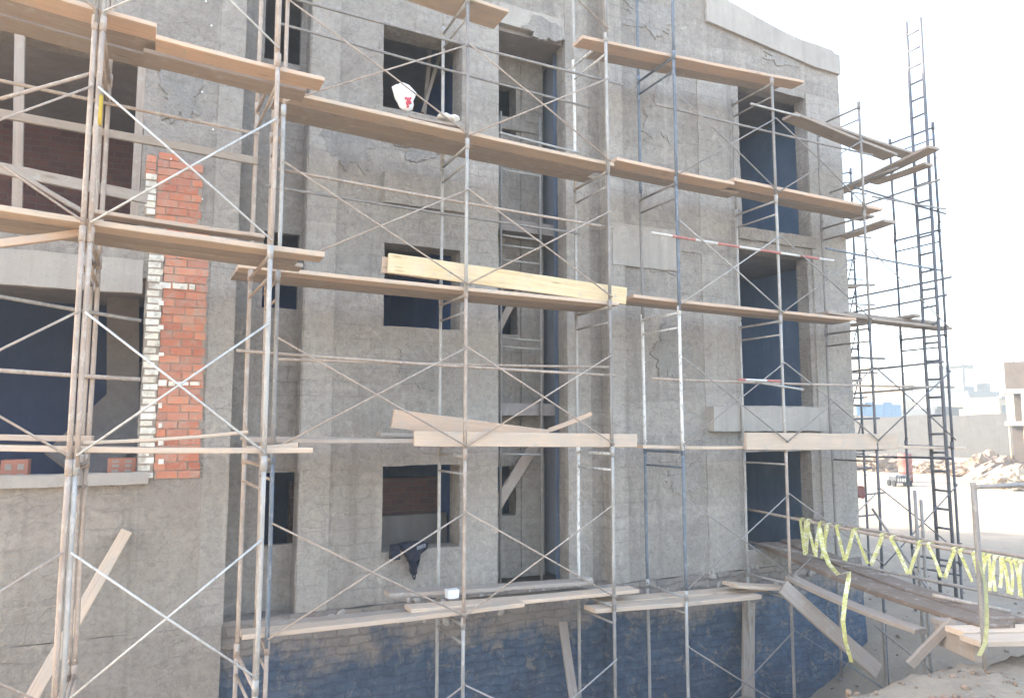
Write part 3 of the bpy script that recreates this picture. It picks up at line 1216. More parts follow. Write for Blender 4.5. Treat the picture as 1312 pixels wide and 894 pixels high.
for i in range(len(LV) - 1):
    for x, mf, mb, top in ((EX, ['galv', 'blue_tube', 'white_tube', 'blue_tube', 'blue_tube', 'blue_tube'], ['galv', 'blue_tube', 'white_tube', 'grey_tube', 'blue_tube', 'blue_tube'], 6),
                           (FX, ['grey_tube', 'rust', 'galv', 'galv', 'grey_tube', 'galv'], ['galv', 'galv', 'galv', 'galv', 'grey_tube', 'galv'], 5),
                           (GXX, ['dark_tube'] * 3 + ['grey_tube'] * 3, ['grey_tube'] * 6, 5),
                           (HX, ['dark_tube'] * 6, ['dark_tube'] * 6, 5)):
        if i >= top:
            continue
        if i == 0:
            ff, fb = foot_z(x, YF2), foot_z(x, YK2)
            sframe(t3, x, YF2, x, YK2, max(LV[0], ff, fb) + .01 if max(ff, fb) > LV[0] else LV[0], LV[1], mf[0], mb[0], foot=(ff, fb))
        else:
            sframe(t3, x, YF2, x, YK2, LV[i], LV[i + 1], mf[i], mb[i])
    if i < 5:
        xbrace(t3, EX, YF2, FX, YF2, LV[i], 'grey_tube' if i != 3 else 'galv')
        xbrace(t3, FX, YF2, GXX, YF2, LV[i], 'grey_tube' if i else 'blue_tube', up=(i > 0), down=True)
        xbrace(t3, GXX, YF2, HX, YF2, LV[i], 'dark_tube' if i < 3 else 'grey_tube', up=(i in (1, 2)), down=(i in (1, 2, 3)))

# scaffold on the end wall, seen past the corner
t4 = tower('thin dark scaffold on the far end wall, just past the building corner', (13.6, 1.2, -3.4))
for i in range(1, 5):
    sframe(t4, 13.92, 1.2, 13.66, 1.5, LV[i], LV[i + 1], 'dark_tube', 'dark_tube', foot=None if i > 1 else (-3.4, -3.4))
    sframe(t4, 14.05, 3.4, 13.75, 3.6, LV[i], LV[i + 1], 'dark_tube', 'dark_tube', foot=None if i > 1 else (-3.4, -3.4))
    for dz in (.5, .95, 1.5):
        pipe(t4, (13.62, 1.2, LV[i] + dz), (14.25 + .2 * math.sin(i * 3 + dz * 5), 1.15, LV[i] + dz + .02), .018, 'dark_tube', 'rung')

for k, (z, x1, yy) in enumerate(((3.1, 14.35, 1.15), (2.35, 14.2, 1.25), (1.5, 14.5, 1.1), (.45, 14.1, 1.2), (-.55, 14.45, 1.15))):
    pipe(t4, (13.5, yy + .3, z), (x1, yy - .1, z + .05 * math.sin(k * 2)), .03, 'grey_tube', 'ledger')
    pipe(t4, (13.66, 1.5, z - .9), (13.92, 1.2, z + .7), .014, 'dark_tube', 'cross_brace')

t5 = tower('slim tubular frame standing inside the deep recess between the middle and right walls', at(695, 760, .5))
la, lb = at(693, 545, .5).x, at(641, 545, .55).x
for x, y in ((la, .5), (lb, .55)):
    bm = bmesh.new()
    tube(bm, [(x, y, Z_BASE - .1), (x + .01, y, 1.5), (x, y, 5.1)], .022, 8)
    put('leg', bm, M['grey_tube'], t5)
for z in (3.02, 2.86, 2.62, 1.36, 1.22, -.32, -.46, 4.1):
    bm = bmesh.new()
    tube(bm, [(la, .5, z), (lb, .55, z + .02)], .017, 8)
    put('rung', bm, M['galv'], t5)

# guard pipes clamped along the towers
YM = YF2 + .05
for px0, py0, px1, py1, y, m_, tw in (
        (372, -2, 798, 109, YF2 + .05, 'grey_tube', t2), (360, 31, 756, 138, YK2 - .05, 'grey_tube', t2),
        (357, 217, 786, 292, YF2 + .05, 'rust', t2), (340, 238, 742, 299, YK2 - .05, 'grey_tube', t2),
        (303, 449, 788, 481, YF2 + .05, 'rust', t2), (352, 460, 780, 470, YK2 - .05, 'rust', t2),
        (640, 170, 742, 196, YK2 - .05, 'galv', t2),
        (840, 134, 1118, 199, YF2 + .05, 'grey_tube', t3), (962, 133, 1024, 149, YF2 - .04, 'galv', t3),
        (834, 485, 1222, 496, YF2 + .05, 'rust', t3), (968, 489, 1029, 499, YF2 - .04, 'galv', t3),
        (1058, 318, 1208, 347, YF2 + .04, 'blue_tube', t3),
        (1094, 240, 1212, 274, YF2 + .05, 'dark_tube', t3), (1118, 252, 1212, 268, YF2 - .05, 'grey_tube', t3)):
    pipe(tw, at(px0, py0, y), at(px1, py1, y), .019, m_)
pipe(t3, at(834, 298, YF2 - .045), at(1068, 334, YF2 - .045), .021, 'banded', label='red and white banded pole used as a guard rail')
pipe(t3, at(1000, 488, YF2 - .09), at(946, 486, YF2 - .09), .02, 'banded', label='short red and white banded pole')
for px0, py0, px1, py1, y, m_ in ((0, 106, 330, 172, YK1 + .06, 'rust'), (0, 425, 181, 413, -.3, 'rust')):
    pass
pipe(t1, at(-90, 84, YK1 - .06), at(332, 172, YK1 - .06), .02, 'rust')
pipe(t1, at(-60, 369, YK1 - .05), at(181, 411, YK1 - .05), .02, 'grey_tube')
pipe(t1, at(-60, 470, YK1 - .05), at(180, 486, YK1 - .05), .022, 'rust')
pipe(t1, at(0, 127, YF1 + .03), at(118, 94, YF1 + .03), .018, 'rust', 'brace_pipe')
# corner ties running toward the viewer
for (x, z, y0, y1, m_) in ((12.3, 4.25, .9, -1.9, 'grey_tube'), (12.6, 2.55, .6, -1.8, 'dark_tube'), (12.9, 2.3, 1.3, -1.5, 'dark_tube'), (11.6, 4.45, .4, -1.6, 'grey_tube'), (12.4, 1.05, 1.4, -1.7, 'dark_tube'), (12.2, .6, .9, -1.5, 'grey_tube'), (12.6, -.62, 1.2, -1.6, 'dark_tube')):
    pipe(t3, (x, y0, z), (x + .05, y1, z + .06), .02, m_, 'tie_pipe')

# ------------------------------------------------------------------ boards
rb = random.Random(21)


def board_mesh(L, w, th, bend=.01, twist=.0):
    bm = bmesh.new()
    n = max(4, int(L / .22))
    r0 = rb.random() * 50
    rings = []
    for i in range(n + 1):
        k = i / n
        x = L * k
        if i == 0:
            x += rb.uniform(-.012, .012)
        dz = -bend * math.sin(math.pi * k) + .006 * noise.noise(Vector((x * 1.1, r0, 0)))
        dy = .007 * noise.noise(Vector((x * .8, r0, 5)))
        a = twist * (k - .5)
        ring = []
        c = min(.006, th * .2)
        for (yy, zz) in ((c, 0), (w - c, 0), (w, c), (w, th - c), (w - c, th), (c, th), (0, th - c), (0, c)):
            yc = yy - w / 2
            e = noise.noise_vector(Vector((x * 4, yy * 9, zz * 9 + r0))) * .0035
            ring.append(bm.verts.new(Vector((x, w / 2 + yc * math.cos(a) - zz * math.sin(a) + dy, zz * math.cos(a) + yc * math.sin(a) + dz)) + e))
        rings.append(ring)
    for p, q in zip(rings, rings[1:]):
        for k in range(8):
            bm.faces.new((p[k], p[(k + 1) % 8], q[(k + 1) % 8], q[k]))
    bm.faces.new(rings[0])
    bm.faces.new(rings[-1])
    return bm


BOARDS = 'boards laid on the scaffold'


def board(label, p, q, w=.26, th=.045, m_='wood', up=(0, 0, 1), name='scaffold_board', group=BOARDS, bend=.01, twist=.0):
    """near top edge runs p to q; the width goes away from the viewer (+y for boards that lie flat)"""
    p, q = Vector(p), Vector(q)
    Mx = frame_matrix(p, q - p, up)
    Mx = Mx @ Matrix.Translation((0, 0, -th))
    o = link(name, board_mesh((q - p).length, w, th, bend, twist), M[m_], matrix=Mx)
    return tag(o, label, 'board', group)


def flat(label, px0, py0, px1, py1, y, w=.26, th=.045, m_='wood', **kw):
    return board(label, at(px0, py0, y), at(px1, py1, y), w, th, m_, **kw)


def deeper(o_px, y, dz=0.0):
    px0, py0, px1, py1, yref = o_px
    a, b = at(px0, py0, yref), at(px1, py1, yref)
    return Vector((a.x, y, a.z + dz)), Vector((b.x, y, b.z + dz))


def edge_on(label, px0, py0, px1, py1, y, h, th=.05, m_='wood', lean=0.0, **kw):
    """board standing on its long edge; top edge runs p to q"""
    a, b = at(px0, py0, y), at(px1, py1, y)
    x = (b - a).normalized()
    # local y (the width) points down, local z toward the viewer
    down = Vector((0, lean, -1)).normalized()
    up_ = x.cross(down)
    return board(label, a, b, h, th, m_, up=up_, **kw)


# --- left tower decks
L1 = (-60, -48, 201, 30, YF1 + .06)
flat('topmost board at the upper left, its right end stopping short of the brick column', *L1, w=.30, m_='wood_red')
p, q = deeper(L1, YF1 + .39)
board('middle board of the top left deck, behind the front one', p, q + Vector((.15, 0, 0)), .30, .045, 'wood_old')
p, q = deeper(L1, YF1 + .74)
board('rear board of the top left deck, nearest the wall', p, q + Vector((.05, 0, .01)), .32, .045, 'wood_old')
L1b = (200, 44, 416, 99, YF1 + .07)
flat('long board lapping under the topmost left board and ending past the second pole', *L1b, w=.28, m_='wood_red')
p, q = deeper(L1b, YF1 + .40)
board('grey board behind the lapped top left board', p - Vector((.1, 0, 0)), q - Vector((.12, 0, 0)), .30, .045, 'wood_old')
L2 = (-60, 253, 416, 323, YF1 + .05)
flat('front board of the second deck at left, passing behind the yellow-marked pole', *L2, w=.28, th=.055, m_='wood')
p, q = deeper(L2, YF1 + .36)
board('middle board of the second left deck', p, q - Vector((.2, 0, 0)), .28, .045, 'wood_old')
p, q = deeper(L2, YF1 + .68)
board('rear board of the second left deck', p, q - Vector((.1, 0, 0)), .28, .045, 'wood_old')
flat('narrow board lying on top of the second left deck', 122, 268, 340, 300, YF1 + .36, w=.2, th=.04, m_='wood_red')
board('loose timber sloping under the second left deck at the picture edge', at(-60, 312, YF1 - .02), at(106, 292, YF1 + .3), .09, .07, 'wood_red', name='timber_batten')
L3 = (-60, 569, 401, 574, YF1 + .05)
flat('front board of the third left deck below the lower left opening', *L3, w=.26, th=.05, m_='wood')
p, q = deeper(L3, YF1 + .36)
board('rear board of the third left deck', p, q - Vector((.5, 0, 0)), .28, .045, 'wood_old')
flat('upper board stacked at the left end of the third left deck', -60, 555, 118, 558, YF1 + .3, w=.3, th=.05, m_='wood_red')
flat('thin warped board tilted up to the right on the third left deck', 107, 565, 318, 551, YF1 + .25, w=.16, th=.03, m_='wood', bend=.02)
flat('short board end beside the second pole on the third left deck', 318, 572, 382, 567, YF1 + .45, w=.2, th=.05, m_='wood')

# timbers nailed across the upper left opening
for (px0, py0, px1, py1, h, lab) in ((-50, 132, 330, 203, .09, 'upper timber rail nailed across the upper left opening'), (-50, 199, 190, 249, .12, 'lower timber rail across the upper left opening')):
    edge_on(lab, px0, py0, px1, py1, YK1 + .05, h, .045, 'wood_old', name='timber_batten', group='timber rails across the opening')
board('thin slanting timber stay behind the yellow-marked pole', at(15, 212, YF1 + .2), at(112, 270, YF1 + .2), .05, .04, 'wood_old', name='timber_batten')

# --- middle decks
M1 = (356, 112, 787, 209, YF2 + .04)
flat('front board of the high middle deck carrying the white bag', *M1, w=.28, th=.05, m_='wood')
p, q = deeper(M1, YF2 + .35)
board('second board of the high middle deck', p, q - Vector((.1, 0, 0)), .27, .045, 'wood_old')
p, q = deeper(M1, YF2 + .64)
board('rear board of the high middle deck by the wall', p + Vector((.1, 0, 0)), q, .24, .045, 'wood_old')
flat('short board lying on the high middle deck below the top window', 524, 147, 592, 160, YF2 + .2, w=.2, th=.035, m_='wood_old')
M2 = (305, 337, 793, 387, YF2 + .04)
flat('front board of the deck under the bright yellow plank', *M2, w=.27, th=.05, m_='wood')
p, q = deeper(M2, YF2 + .34)
board('second board of the deck under the bright yellow plank', p, q - Vector((.05, 0, 0)), .27, .045, 'wood_old')
p, q = deeper(M2, YF2 + .64)
board('rear board of the deck under the bright yellow plank', p, q, .24, .045, 'wood_old')
edge_on('bright yellow new plank standing on edge across the middle bays', 498, 325, 801, 369, YF2 + .12, .245, .045, 'wood_new', lean=.08)
edge_on('end of a second yellow plank behind the bright one', 489, 329, 560, 340, YF2 + .2, .2, .04, 'wood', lean=.08)
M3 = (330, 560, 532, 561, YF2 + .06)
flat('front grey board of the third middle deck at its left end', 318, 560, 532, 562, YF2 + .06, w=.26, th=.055, m_='wood_old')
p, q = deeper((318, 560, 532, 562, YF2 + .06), YF2 + .36)
board('second board of the third middle deck', p, q + Vector((2.0, 0, 0)), .26, .045, 'wood_old')
p, q = deeper((318, 560, 532, 562, YF2 + .06), YF2 + .66)
board('rear board of the third middle deck', p, q + Vector((2.1, 0, 0)), .2, .045, 'wood_old')
edge_on('pinkish board standing on edge along the third middle deck', 531, 552, 814, 556, YF2 + .06, .185, .045, 'wood')
edge_on('board leaning behind the pinkish one, its left end raised', 503, 524, 702, 550, YF2 + .45, .235, .045, 'wood_red', lean=.15)
flat('short dark board jutting left under the leaning board', 488, 554, 540, 555, YF2 + .3, w=.25, th=.045, m_='wood_old')
board('narrow batten tilted up over the third middle deck near its right end', at(702, 549, YF2 + .5), at(757, 527, YF2 + .35), .1, .06, 'wood_red', name='timber_batten')
M4 = (310, 813, 672, 772, YF2 + .03)
flat('front board of the lowest middle deck running down to the left', *M4, w=.26, th=.055, m_='wood')
flat('long board of the lowest middle deck reaching the fourth pole', 527, 780, 819, 755, YF2 + .2, w=.28, th=.05, m_='wood')
flat('rear board of the lowest middle deck strewn with debris', 500, 760, 760, 744, YF2 + .55, w=.26, th=.05, m_='wood_old')
board('second board of the lowest middle deck behind the front one', at(335, 803, YF2 + .32), at(640, 772, YF2 + .32), .26, .045, 'wood_old')
board('dark board at the back of the lowest middle deck', at(600, 772, YF2 + .5), at(800, 752, YF2 + .5), .3, .045, 'wood_old')

# --- boards at the top edge
flat('board end poking in at the top edge above the middle deck', 520, -34, 652, 12, YF2 + .04, w=.5, th=.05, m_='wood')

# --- right decks
flat('highest right board reaching from the fourth pole to the right opening', 746, 45, 1030, 103, YF2 + .06, w=.28, th=.05, m_='wood_red')
board('board behind the highest right one', at(760, 62, YF2 + .4), at(1000, 108, YF2 + .4), .26, .045, 'wood_old')
R1 = (790, 201, 941, 233, YF2 + .05)
flat('reddish board of the upper right deck between the blue poles', *R1, w=.3, th=.05, m_='wood_red')
p, q = deeper(R1, YF2 + .38)
board('second board of the upper right deck left of the opening', p, q + Vector((.4, 0, 0)), .28, .045, 'wood_old')
R1b = (940, 227, 1131, 266, YF2 + .05)
flat('board of the upper right deck crossing the top right opening', *R1b, w=.3, th=.055, m_='wood_red')
p, q = deeper(R1b, YF2 + .38)
board('second board of the upper right deck by the corner', p, q + Vector((.2, 0, -.03)), .3, .045, 'wood_old')
R2 = (812, 377, 1097, 407, YF2 + .05)
flat('orange board of the middle right deck crossing the second opening', *R2, w=.3, th=.05, m_='wood_red')
p, q = deeper(R2, YF2 + .38)
board('second board of the middle right deck', p, q + Vector((.1, 0, 0)), .28, .045, 'wood_old')
flat('long board of the middle right deck jutting past the ladder', 1062, 398, 1221, 419, YF2 + .08, w=.3, th=.05, m_='wood_old')
board('second board reaching to the ladder at the middle right deck', at(1085, 399, YF2 + .42), at(1200, 411, YF2 + .42), .3, .05, 'wood_old')
flat('thin board of the third right deck between the blue poles', 824, 570, 958, 571, YF2 + .06, w=.28, th=.045, m_='wood')
edge_on('pale board on edge across the doorway at the third right deck', 954, 554, 1146, 556, YF2 + .02, .265, .05, 'wood')
flat('board of the third right deck behind the pale one on edge', 950, 571, 1150, 572, YF2 + .3, w=.3, th=.045, m_='wood_old')
flat('board reaching past the ladder at the third right deck', 1110, 569, 1238, 572, YF2 + .1, w=.4, th=.05, m_='wood')
R4 = (763, 780, 976, 762, YF2 + .03)
flat('front board of the lowest right deck sloping past the blue pole', *R4, w=.28, th=.06, m_='wood')
board('second board of the lowest right deck', at(775, 771, YF2 + .34), at(990, 752, YF2 + .34), .3, .05, 'wood')
flat('short stacked board at the door end of the lowest right deck', 946, 749, 1014, 753, YF2 + .12, w=.35, th=.05, m_='wood')
# corner boards
board('high board reaching from the top right opening toward the ladder', at(1019, 143, YF2 + .02), at(1150, 196, YF2 + .02), .30, .05, 'wood_old')
board('second high board beside it, ending at the ladder', at(1040, 150, YF2 + .36), at(1178, 197, YF2 + .2), .26, .05, 'wood_old')
board('high plank crossing the corner toward the viewer by the ladder', (12.38, .6, 4.76), (12.30, -1.75, 4.98), .30, .05, 'wood_old')
board('short plank under the high crossing one at the ladder', (12.6, -.3, 4.80), (12.62, -1.45, 4.82), .24, .05, 'wood_old')
board('corner plank at the upper right deck end toward the viewer', (11.9, .7, 3.66), (11.75, -1.2, 3.70), .3, .05, 'wood_old')
board('corner plank above the middle right deck beside the ladder', (12.35, 1.3, 2.02), (12.65, -1.05, 2.06), .22, .05, 'wood_old')
board('plank jutting past the corner above the middle right deck', (12.4, .9, 2.92), (13.3, .6, 2.95), .25, .05, 'wood_old')
board('plank jutting past the corner just below the upper right deck', (12.4, 1.1, 3.42), (13.2, .8, 3.40), .25, .05, 'wood_old')
board('plank past the corner at the level of the second opening sill', (12.4, 1.1, .95), (13.5, .8, .98), .22, .05, 'wood_old')

# --- leaning and loose boards
board('long pale board leaning on the wall at the lower left', at(40, 912, -.95), at(170, 682, -.12), .13, .05, 'wood', up=(0, -1, .2), name='leaning_board', group='leaning boards')
o = board('narrow board leaning against the dark basement wall', at(745, 915, -.75), at(727, 796, -.12), .14, .04, 'wood_old', up=(0, -1, .1), name='leaning_board', group='leaning boards')
board('slanting board in the deep recess behind the lowest lift', at(633, 668, .55), at(692, 572, .8), .18, .04, 'wood_old', up=(0, -1, 0), name='leaning_board', group='leaning boards')
board('short slanting board in the deep recess at mid height', at(641, 428, .75), at(668, 376, .85), .12, .04, 'wood_old', up=(0, -1, 0), name='leaning_board', group='leaning boards')
board('strut board sloping from the lowest right deck down into the trench', at(998, 758, -1.6), at(1122, 868, -2.35), .24, .05, 'wood_old', up=(-.4, -.8, .6), name='leaning_board', group='leaning boards')
board('upright board standing in the trench under the door', at(968, 900, -.5), at(968, 772, -.28), .25, .05, 'wood_old', up=(0, -1, 0), name='leaning_board', group='leaning boards')

# ------------------------------------------------------------------ ramp from the door to the mound
GR = 'boards of the footbridge to the door'
ra, rb2 = Vector((9.62, -.05, -2.02)), Vector((8.62, -4.55, -2.26))
board('dark wide plank of the footbridge to the door', ra, rb2, .42, .06, 'wood_dark', name='ramp_plank', group=GR, bend=.08)
board('second dark plank of the footbridge, on the far side', ra + Vector((.5, -.02, .02)), rb2 + Vector((.42, .1, .01)), .36, .05, 'wood_dark', name='ramp_plank', group=GR, bend=.07)
board('paler lower plank on the near side of the footbridge', at(1005, 737, -1.25), at(1172, 806, -3.75), .2, .06, 'wood_old', name='ramp_plank', group=GR, bend=.04)
board('stout prop slanting up under the landing end of the footbridge', at(1172, 856, -4.0), at(1228, 800, -4.3), .10, .06, 'wood_old', up=(-.2, -1, .3), name='prop_board', group=GR)
# landing boards
for k, (x0, y0, x1, y1, lab, m_) in enumerate((
        (8.05, -4.85, 9.9, -5.35, 'front landing board at the foot of the footbridge', 'wood'),
        (8.25, -4.55, 10.1, -5.05, 'second landing board with pale dusty top', 'wood'),
        (8.45, -4.25, 10.3, -4.75, 'third landing board, farthest from the mound crest', 'wood_old'))):
    z = -2.28
    board(lab, (x0, y0, z), (x1, y1, z - .04), .28, .06, m_, name='landing_board', group='boards of the landing')
board('bearer timber under the landing boards', (8.3, -4.72, -2.345), (8.62, -4.05, -2.345), .10, .22, 'wood_old', name='landing_bearer', group='bearers of the landing')

# hand rails along the footbridge
tr = thing('footbridge_rail', 'tubular hand rail wrapped in yellow tape along the footbridge', 'railing', (9.44, -4.6, -2.3))
XR = 9.44
pipe(tr, (XR, .1, -1.44), (XR + .0, -4.75, -1.63), .024, 'rust', 'rail')
pipe(tr, (XR, .1, -2.00), (XR, -4.95, -2.05), .022, 'grey_tube', 'rail')
pipe(tr, (10.35, -.2, -1.60), (10.35, -4.9, -1.72), .024, 'rust', 'rail')
pipe(tr, at(1195, 762, -3.6), at(1294, 783, -4.1), .026, 'rust', 'rail')
pipe(tr, at(1118, 652, -1.2), at(1230, 812, -3.6), .02, 'grey_tube', 'stay')
pp = at(1247, 618, -5.0)
tp = thing('steel_post', 'upright steel post on the landing with a pipe going off to the right', 'post', (pp.x, -5.0, -2.45))
pipe(tp, (pp.x, -5.0, pp.z), (pp.x + .02, -5.0, -2.5), .03, 'grey_tube', 'upright')
pipe(tp, (pp.x - .03, -5.04, pp.z - .04), (pp.x + 2.3, -5.3, pp.z - .01), .024, 'grey_tube', 'crossbar')
# poles of the bridge support standing in the trench
ts = thing('bridge_trestle', 'thin tubular trestle in the trench holding the footbridge', 'trestle', (9.6, -2.6, -4))
for px, y, top in ((1172, -2.6, 628), (1180, -2.2, 640), (1131, -1.9, 790)):
    a = at(px, top, y)
    pipe(ts, (a.x, y, a.z), (a.x + .02, y, ground_z(a.x, y) - .05), .024, 'grey_tube', 'leg')
a, b = at(1120, 800, -2.0), at(1195, 860, -2.6)
pipe(ts, a, b, .018, 'grey_tube', 'stay')

# ------------------------------------------------------------------ caution tape


def ribbon(bm, pts, w, side, twist=0.0, th=.0015):
    n = len(pts)
    rows = []
    for i, p in enumerate(pts):
        p = Vector(p)
        a = twist * i / max(1, n - 1)
        d = (Vector(pts[min(n - 1, i + 1)]) - Vector(pts[max(0, i - 1)])).normalized()
        s = Vector(side)
        s = (s - d * s.dot(d)).normalized()
        s = (Matrix.Rotation(a, 3, d) @ s)
        nn = d.cross(s)
        rows.append([bm.verts.new(p + s * w / 2 + nn * th), bm.verts.new(p - s * w / 2 + nn * th), bm.verts.new(p - s * w / 2 - nn * th), bm.verts.new(p + s * w / 2 - nn * th)])
    for a, b in zip(rows, rows[1:]):
        for k in range(4):
            bm.faces.new((a[k], a[(k + 1) % 4], b[(k + 1) % 4], b[k]))
    bm.faces.new(rows[0])
    bm.faces.new(rows[-1])


def on_rail(px, low):
    """point of the near hand rail seen at picture column px: solved on the rail's own line"""
    r = (px - 656) / (F / math.cos(PITCH))
    dy = XR * (math.cos(R(26)) - math.sin(R(26)) * r) / (math.sin(R(26)) + math.cos(R(26)) * r)
    y = -10 + dy
    k = (.1 - y) / 4.85
    z = lerp(-2.00, -2.05, k) if low else lerp(-1.44, -1.63, k)
    return Vector((XR, y, z))


tape = thing('caution_tape', 'yellow caution tape zigzagged between the two rails of the footbridge', 'tape', (0, 0, 0))
bm = bmesh.new()
rt = random.Random(4)
arms = [(1023, 1027), (1030, 1027), (1030, 1040), (1047, 1040), (1034, 1030), (1047, 1052), (1056, 1052), (1058, 1048),
        (1068, 1077), (1090, 1077), (1092, 1108), (1126, 1108), (1136, 1157), (1173, 1157), (1182, 1199), (1216, 1199), (1222, 1240), (1252, 1240),
        (1240, 1247), (1256, 1248), (1259, 1257), (1266, 1264), (1274, 1270), (1276, 1281), (1286, 1284), (1291, 1294), (1299, 1297)]
for hi_, lo_ in arms:
    a, b = on_rail(hi_, False), on_rail(lo_, True)
    off = Vector((rt.uniform(-.05, -.03), 0, 0))
    end = .80 + .16 * ((lo_ * 7) % 10) / 10 if hi_ > 1060 else rt.uniform(.85, 1.05)
    bow = rt.uniform(-.02, .02)
    pts = [a.lerp(b, end * k / 6) + off + Vector((0, bow * math.sin(math.pi * k / 6), 0)) for k in range(7)]
    ribbon(bm, pts, rt.uniform(.045, .06) * (.72 if hi_ > 1250 else 1.0), (0, 1, .25), rt.uniform(-.5, .5))
link('zigzag', bm, M['tape'], tape)
# turns wrapped round the top rail
for px in (1024, 1031, 1047, 1057, 1068, 1090, 1124, 1137, 1171, 1183, 1214, 1223, 1240, 1250, 1258, 1266, 1274, 1282, 1290, 1297):
    bm = bmesh.new()
    c = on_rail(px, False)
    pts = [c + Vector((math.cos(a) * .03, a * .008 - .02, math.sin(a) * .03)) for a in [k * 2 * math.pi / 10 for k in range(11)]]
    ribbon(bm, pts, .05, (0, 1, 0), 0)
    link('wrapping', bm, M['tape'], tape)
# hanging loose lengths
h = [at(1050, 676, -2.75), at(1054, 700, -2.75), at(1062, 722, -2.75), at(1074, 736, -2.75), at(1088, 732, -2.75), at(1087, 742, -2.75), at(1083, 765, -2.75), at(1080, 795, -2.75), at(1083, 820, -2.75), at(1091, 848, -2.75)]
bm = bmesh.new()
ribbon(bm, h, .06, (1, -.3, 0), 1.2)
tag(link('caution_tape', bm, M['tape']), 'loose yellow tape end hanging from the footbridge into the trench', 'tape')
h = [at(1248, 718, -4.99), at(1256, 745, -5.02), at(1258, 775, -5.05), at(1258, 800, -5.05), at(1256, 822, -5.06), at(1248, 838, -5.08)]
bm = bmesh.new()
ribbon(bm, [p + Vector((0, -.05, 0)) for p in h], .04, (1, .1, 0), 1.5)
tag(link('caution_tape', bm, M['tape_dull']), 'strip of tape trailing down the steel post on the landing', 'tape')

# ------------------------------------------------------------------ ladder
lad = thing('ladder', 'tall dark steel ladder tied to the right end of the scaffold, rising above it', 'ladder', (12.95, -1.0, -3.5))
lx = 12.95


def lad_pt(px, py):
    """on the upright plane x = lx"""
    d = ray(px, py)
    return EYE + d * (lx / d.x)


top_l, top_r = lad_pt(1164, 27), lad_pt(1185, 20)
yl, yr = lad_pt(1190.5, 545).y, lad_pt(1210, 545).y
zb = ground_z(lx, -1.1) - .03
for y, zt in ((yl, top_l.z), (yr, top_r.z)):  # two stiles
    bm = bmesh.new()
    tube(bm, [(lx + .05, y, zb), (lx, y, 1), (lx, y, zt)], .031, 10)
    put('stile', bm, M['dark_tube'], lad)
z = zb + .35
while z < top_l.z - .1:
    bm = bmesh.new()
    tube(bm, [(lx, yl, z), (lx, yr, z + rj.uniform(-.012, .012))], .021, 8)
    put('rung', bm, M['dark_tube'], lad)
    z += .335

# ------------------------------------------------------------------ small things on the boards
# white plastic bag with a red print, knotted on the deck under the top middle window
c = at(521, 126, YF2 + .16)
bag = thing('plastic_bag', 'crumpled white plastic bag with red print on the high middle deck', 'bag', (c.x, YF2 + .16, c.z - .17))
bm = bmesh.new()
prof = [(.045, 0), (.085, .03), (.10, .08), (.12, .15), (.145, .22), (.15, .28), (.10, .325), (.03, .335)]
rings = []
for r_, h_ in prof:
    ring = []
    for k in range(18):
        a = 2 * math.pi * k / 18
        rr = r_ * (1 + .25 * noise.noise(Vector((math.cos(a) * 2, math.sin(a) * 2, h_ * 9))))
        ring.append(bm.verts.new((rr * math.cos(a) - h_ * .12, rr * .6 * math.sin(a), h_ + .03 * noise.noise(Vector((math.cos(a) * 1.5, math.sin(a) * 1.5, 4 + h_ * 6))))))
    rings.append(ring)
for a, b in zip(rings, rings[1:]):
    for k in range(18):
        bm.faces.new((a[k], a[(k + 1) % 18], b[(k + 1) % 18], b[k]))
bm.faces.new(rings[0])
bm.faces.new(rings[-1])
link('bag_body', bm, M['white_cloth'], bag, smooth=True)
bm = bmesh.new()
for (x, z, s) in ((-.005, .07, .022), (.035, .085, .02), (.015, .115, .026), (-.02, .13, .016), (.045, .14, .014), (.0, .03, .018)):
    res = bmesh.ops.create_icosphere(bm, subdivisions=2, radius=1, matrix=Matrix.Translation((x - z * .12, -.066 - .012 * z / .1, z)) @ Matrix.Diagonal((s, .012, s * 1.3, 1)))
link('print', bm, M['red_print'], bag, smooth=True)

# crumpled pale paper sack further along that deck
c = at(576, 152, YF2 + .2)
bm = bmesh.new()
bmesh.ops.create_icosphere(bm, subdivisions=4, radius=1, matrix=Matrix.Translation((c.x, YF2 + .22, c.z + .015)) @ Matrix.Diagonal((.15, .10, .045, 1)))
for v in bm.verts:
    v.co += noise.noise_vector(v.co * 14) * .03
tag(link('paper_sack', bm, M['sack']), 'flattened pale sack on the high middle deck near the third pole', 'sack')

# dark jacket hung over the bottom middle window sill
sx = (W3[0] + W3[1]) / 2
c = at(527, 712, .06)
jk = thing('hanging_jacket', 'black jacket with white lettering hung from the bottom middle window sill', 'jacket', (c.x, .06, c.z))
bm = bmesh.new()
outline = [(-.20, .17), (-.09, .20), (.04, .19), (.16, .20), (.23, .17), (.22, .10), (.12, .02), (.10, -.06), (.085, -.15), (.075, -.22), (.03, -.26), (-.005, -.24), (-.02, -.15), (-.05, -.05), (-.10, .02), (-.13, .08), (-.20, .12)]
fr_, bk_ = [], []
for (x, z) in outline:
    e = noise.noise(Vector((x * 9, z * 9, 0))) * .03
    fr_.append(bm.verts.new((x + e * .3, -.05 + e, z)))
    bk_.append(bm.verts.new((x + e * .3, .035 + e * .3, z)))
cf = bm.verts.new((0.02, -.11, .07))
cf2 = bm.verts.new((.03, -.08, -.12))
nn = len(outline)
for k in range(nn):
    bm.faces.new((fr_[k], fr_[(k + 1) % nn], bk_[(k + 1) % nn], bk_[k]))
    zc = (outline[k][1] + outline[(k + 1) % nn][1]) / 2
    bm.faces.new((fr_[k], fr_[(k + 1) % nn], cf if zc > -.03 else cf2))
bm.faces.new((fr_[6], cf, cf2))
bm.faces.new((fr_[14], cf, cf2))
bm.faces.new(bk_)
bmesh.ops.subdivide_edges(bm, edges=bm.edges, cuts=2, use_grid_fill=True)
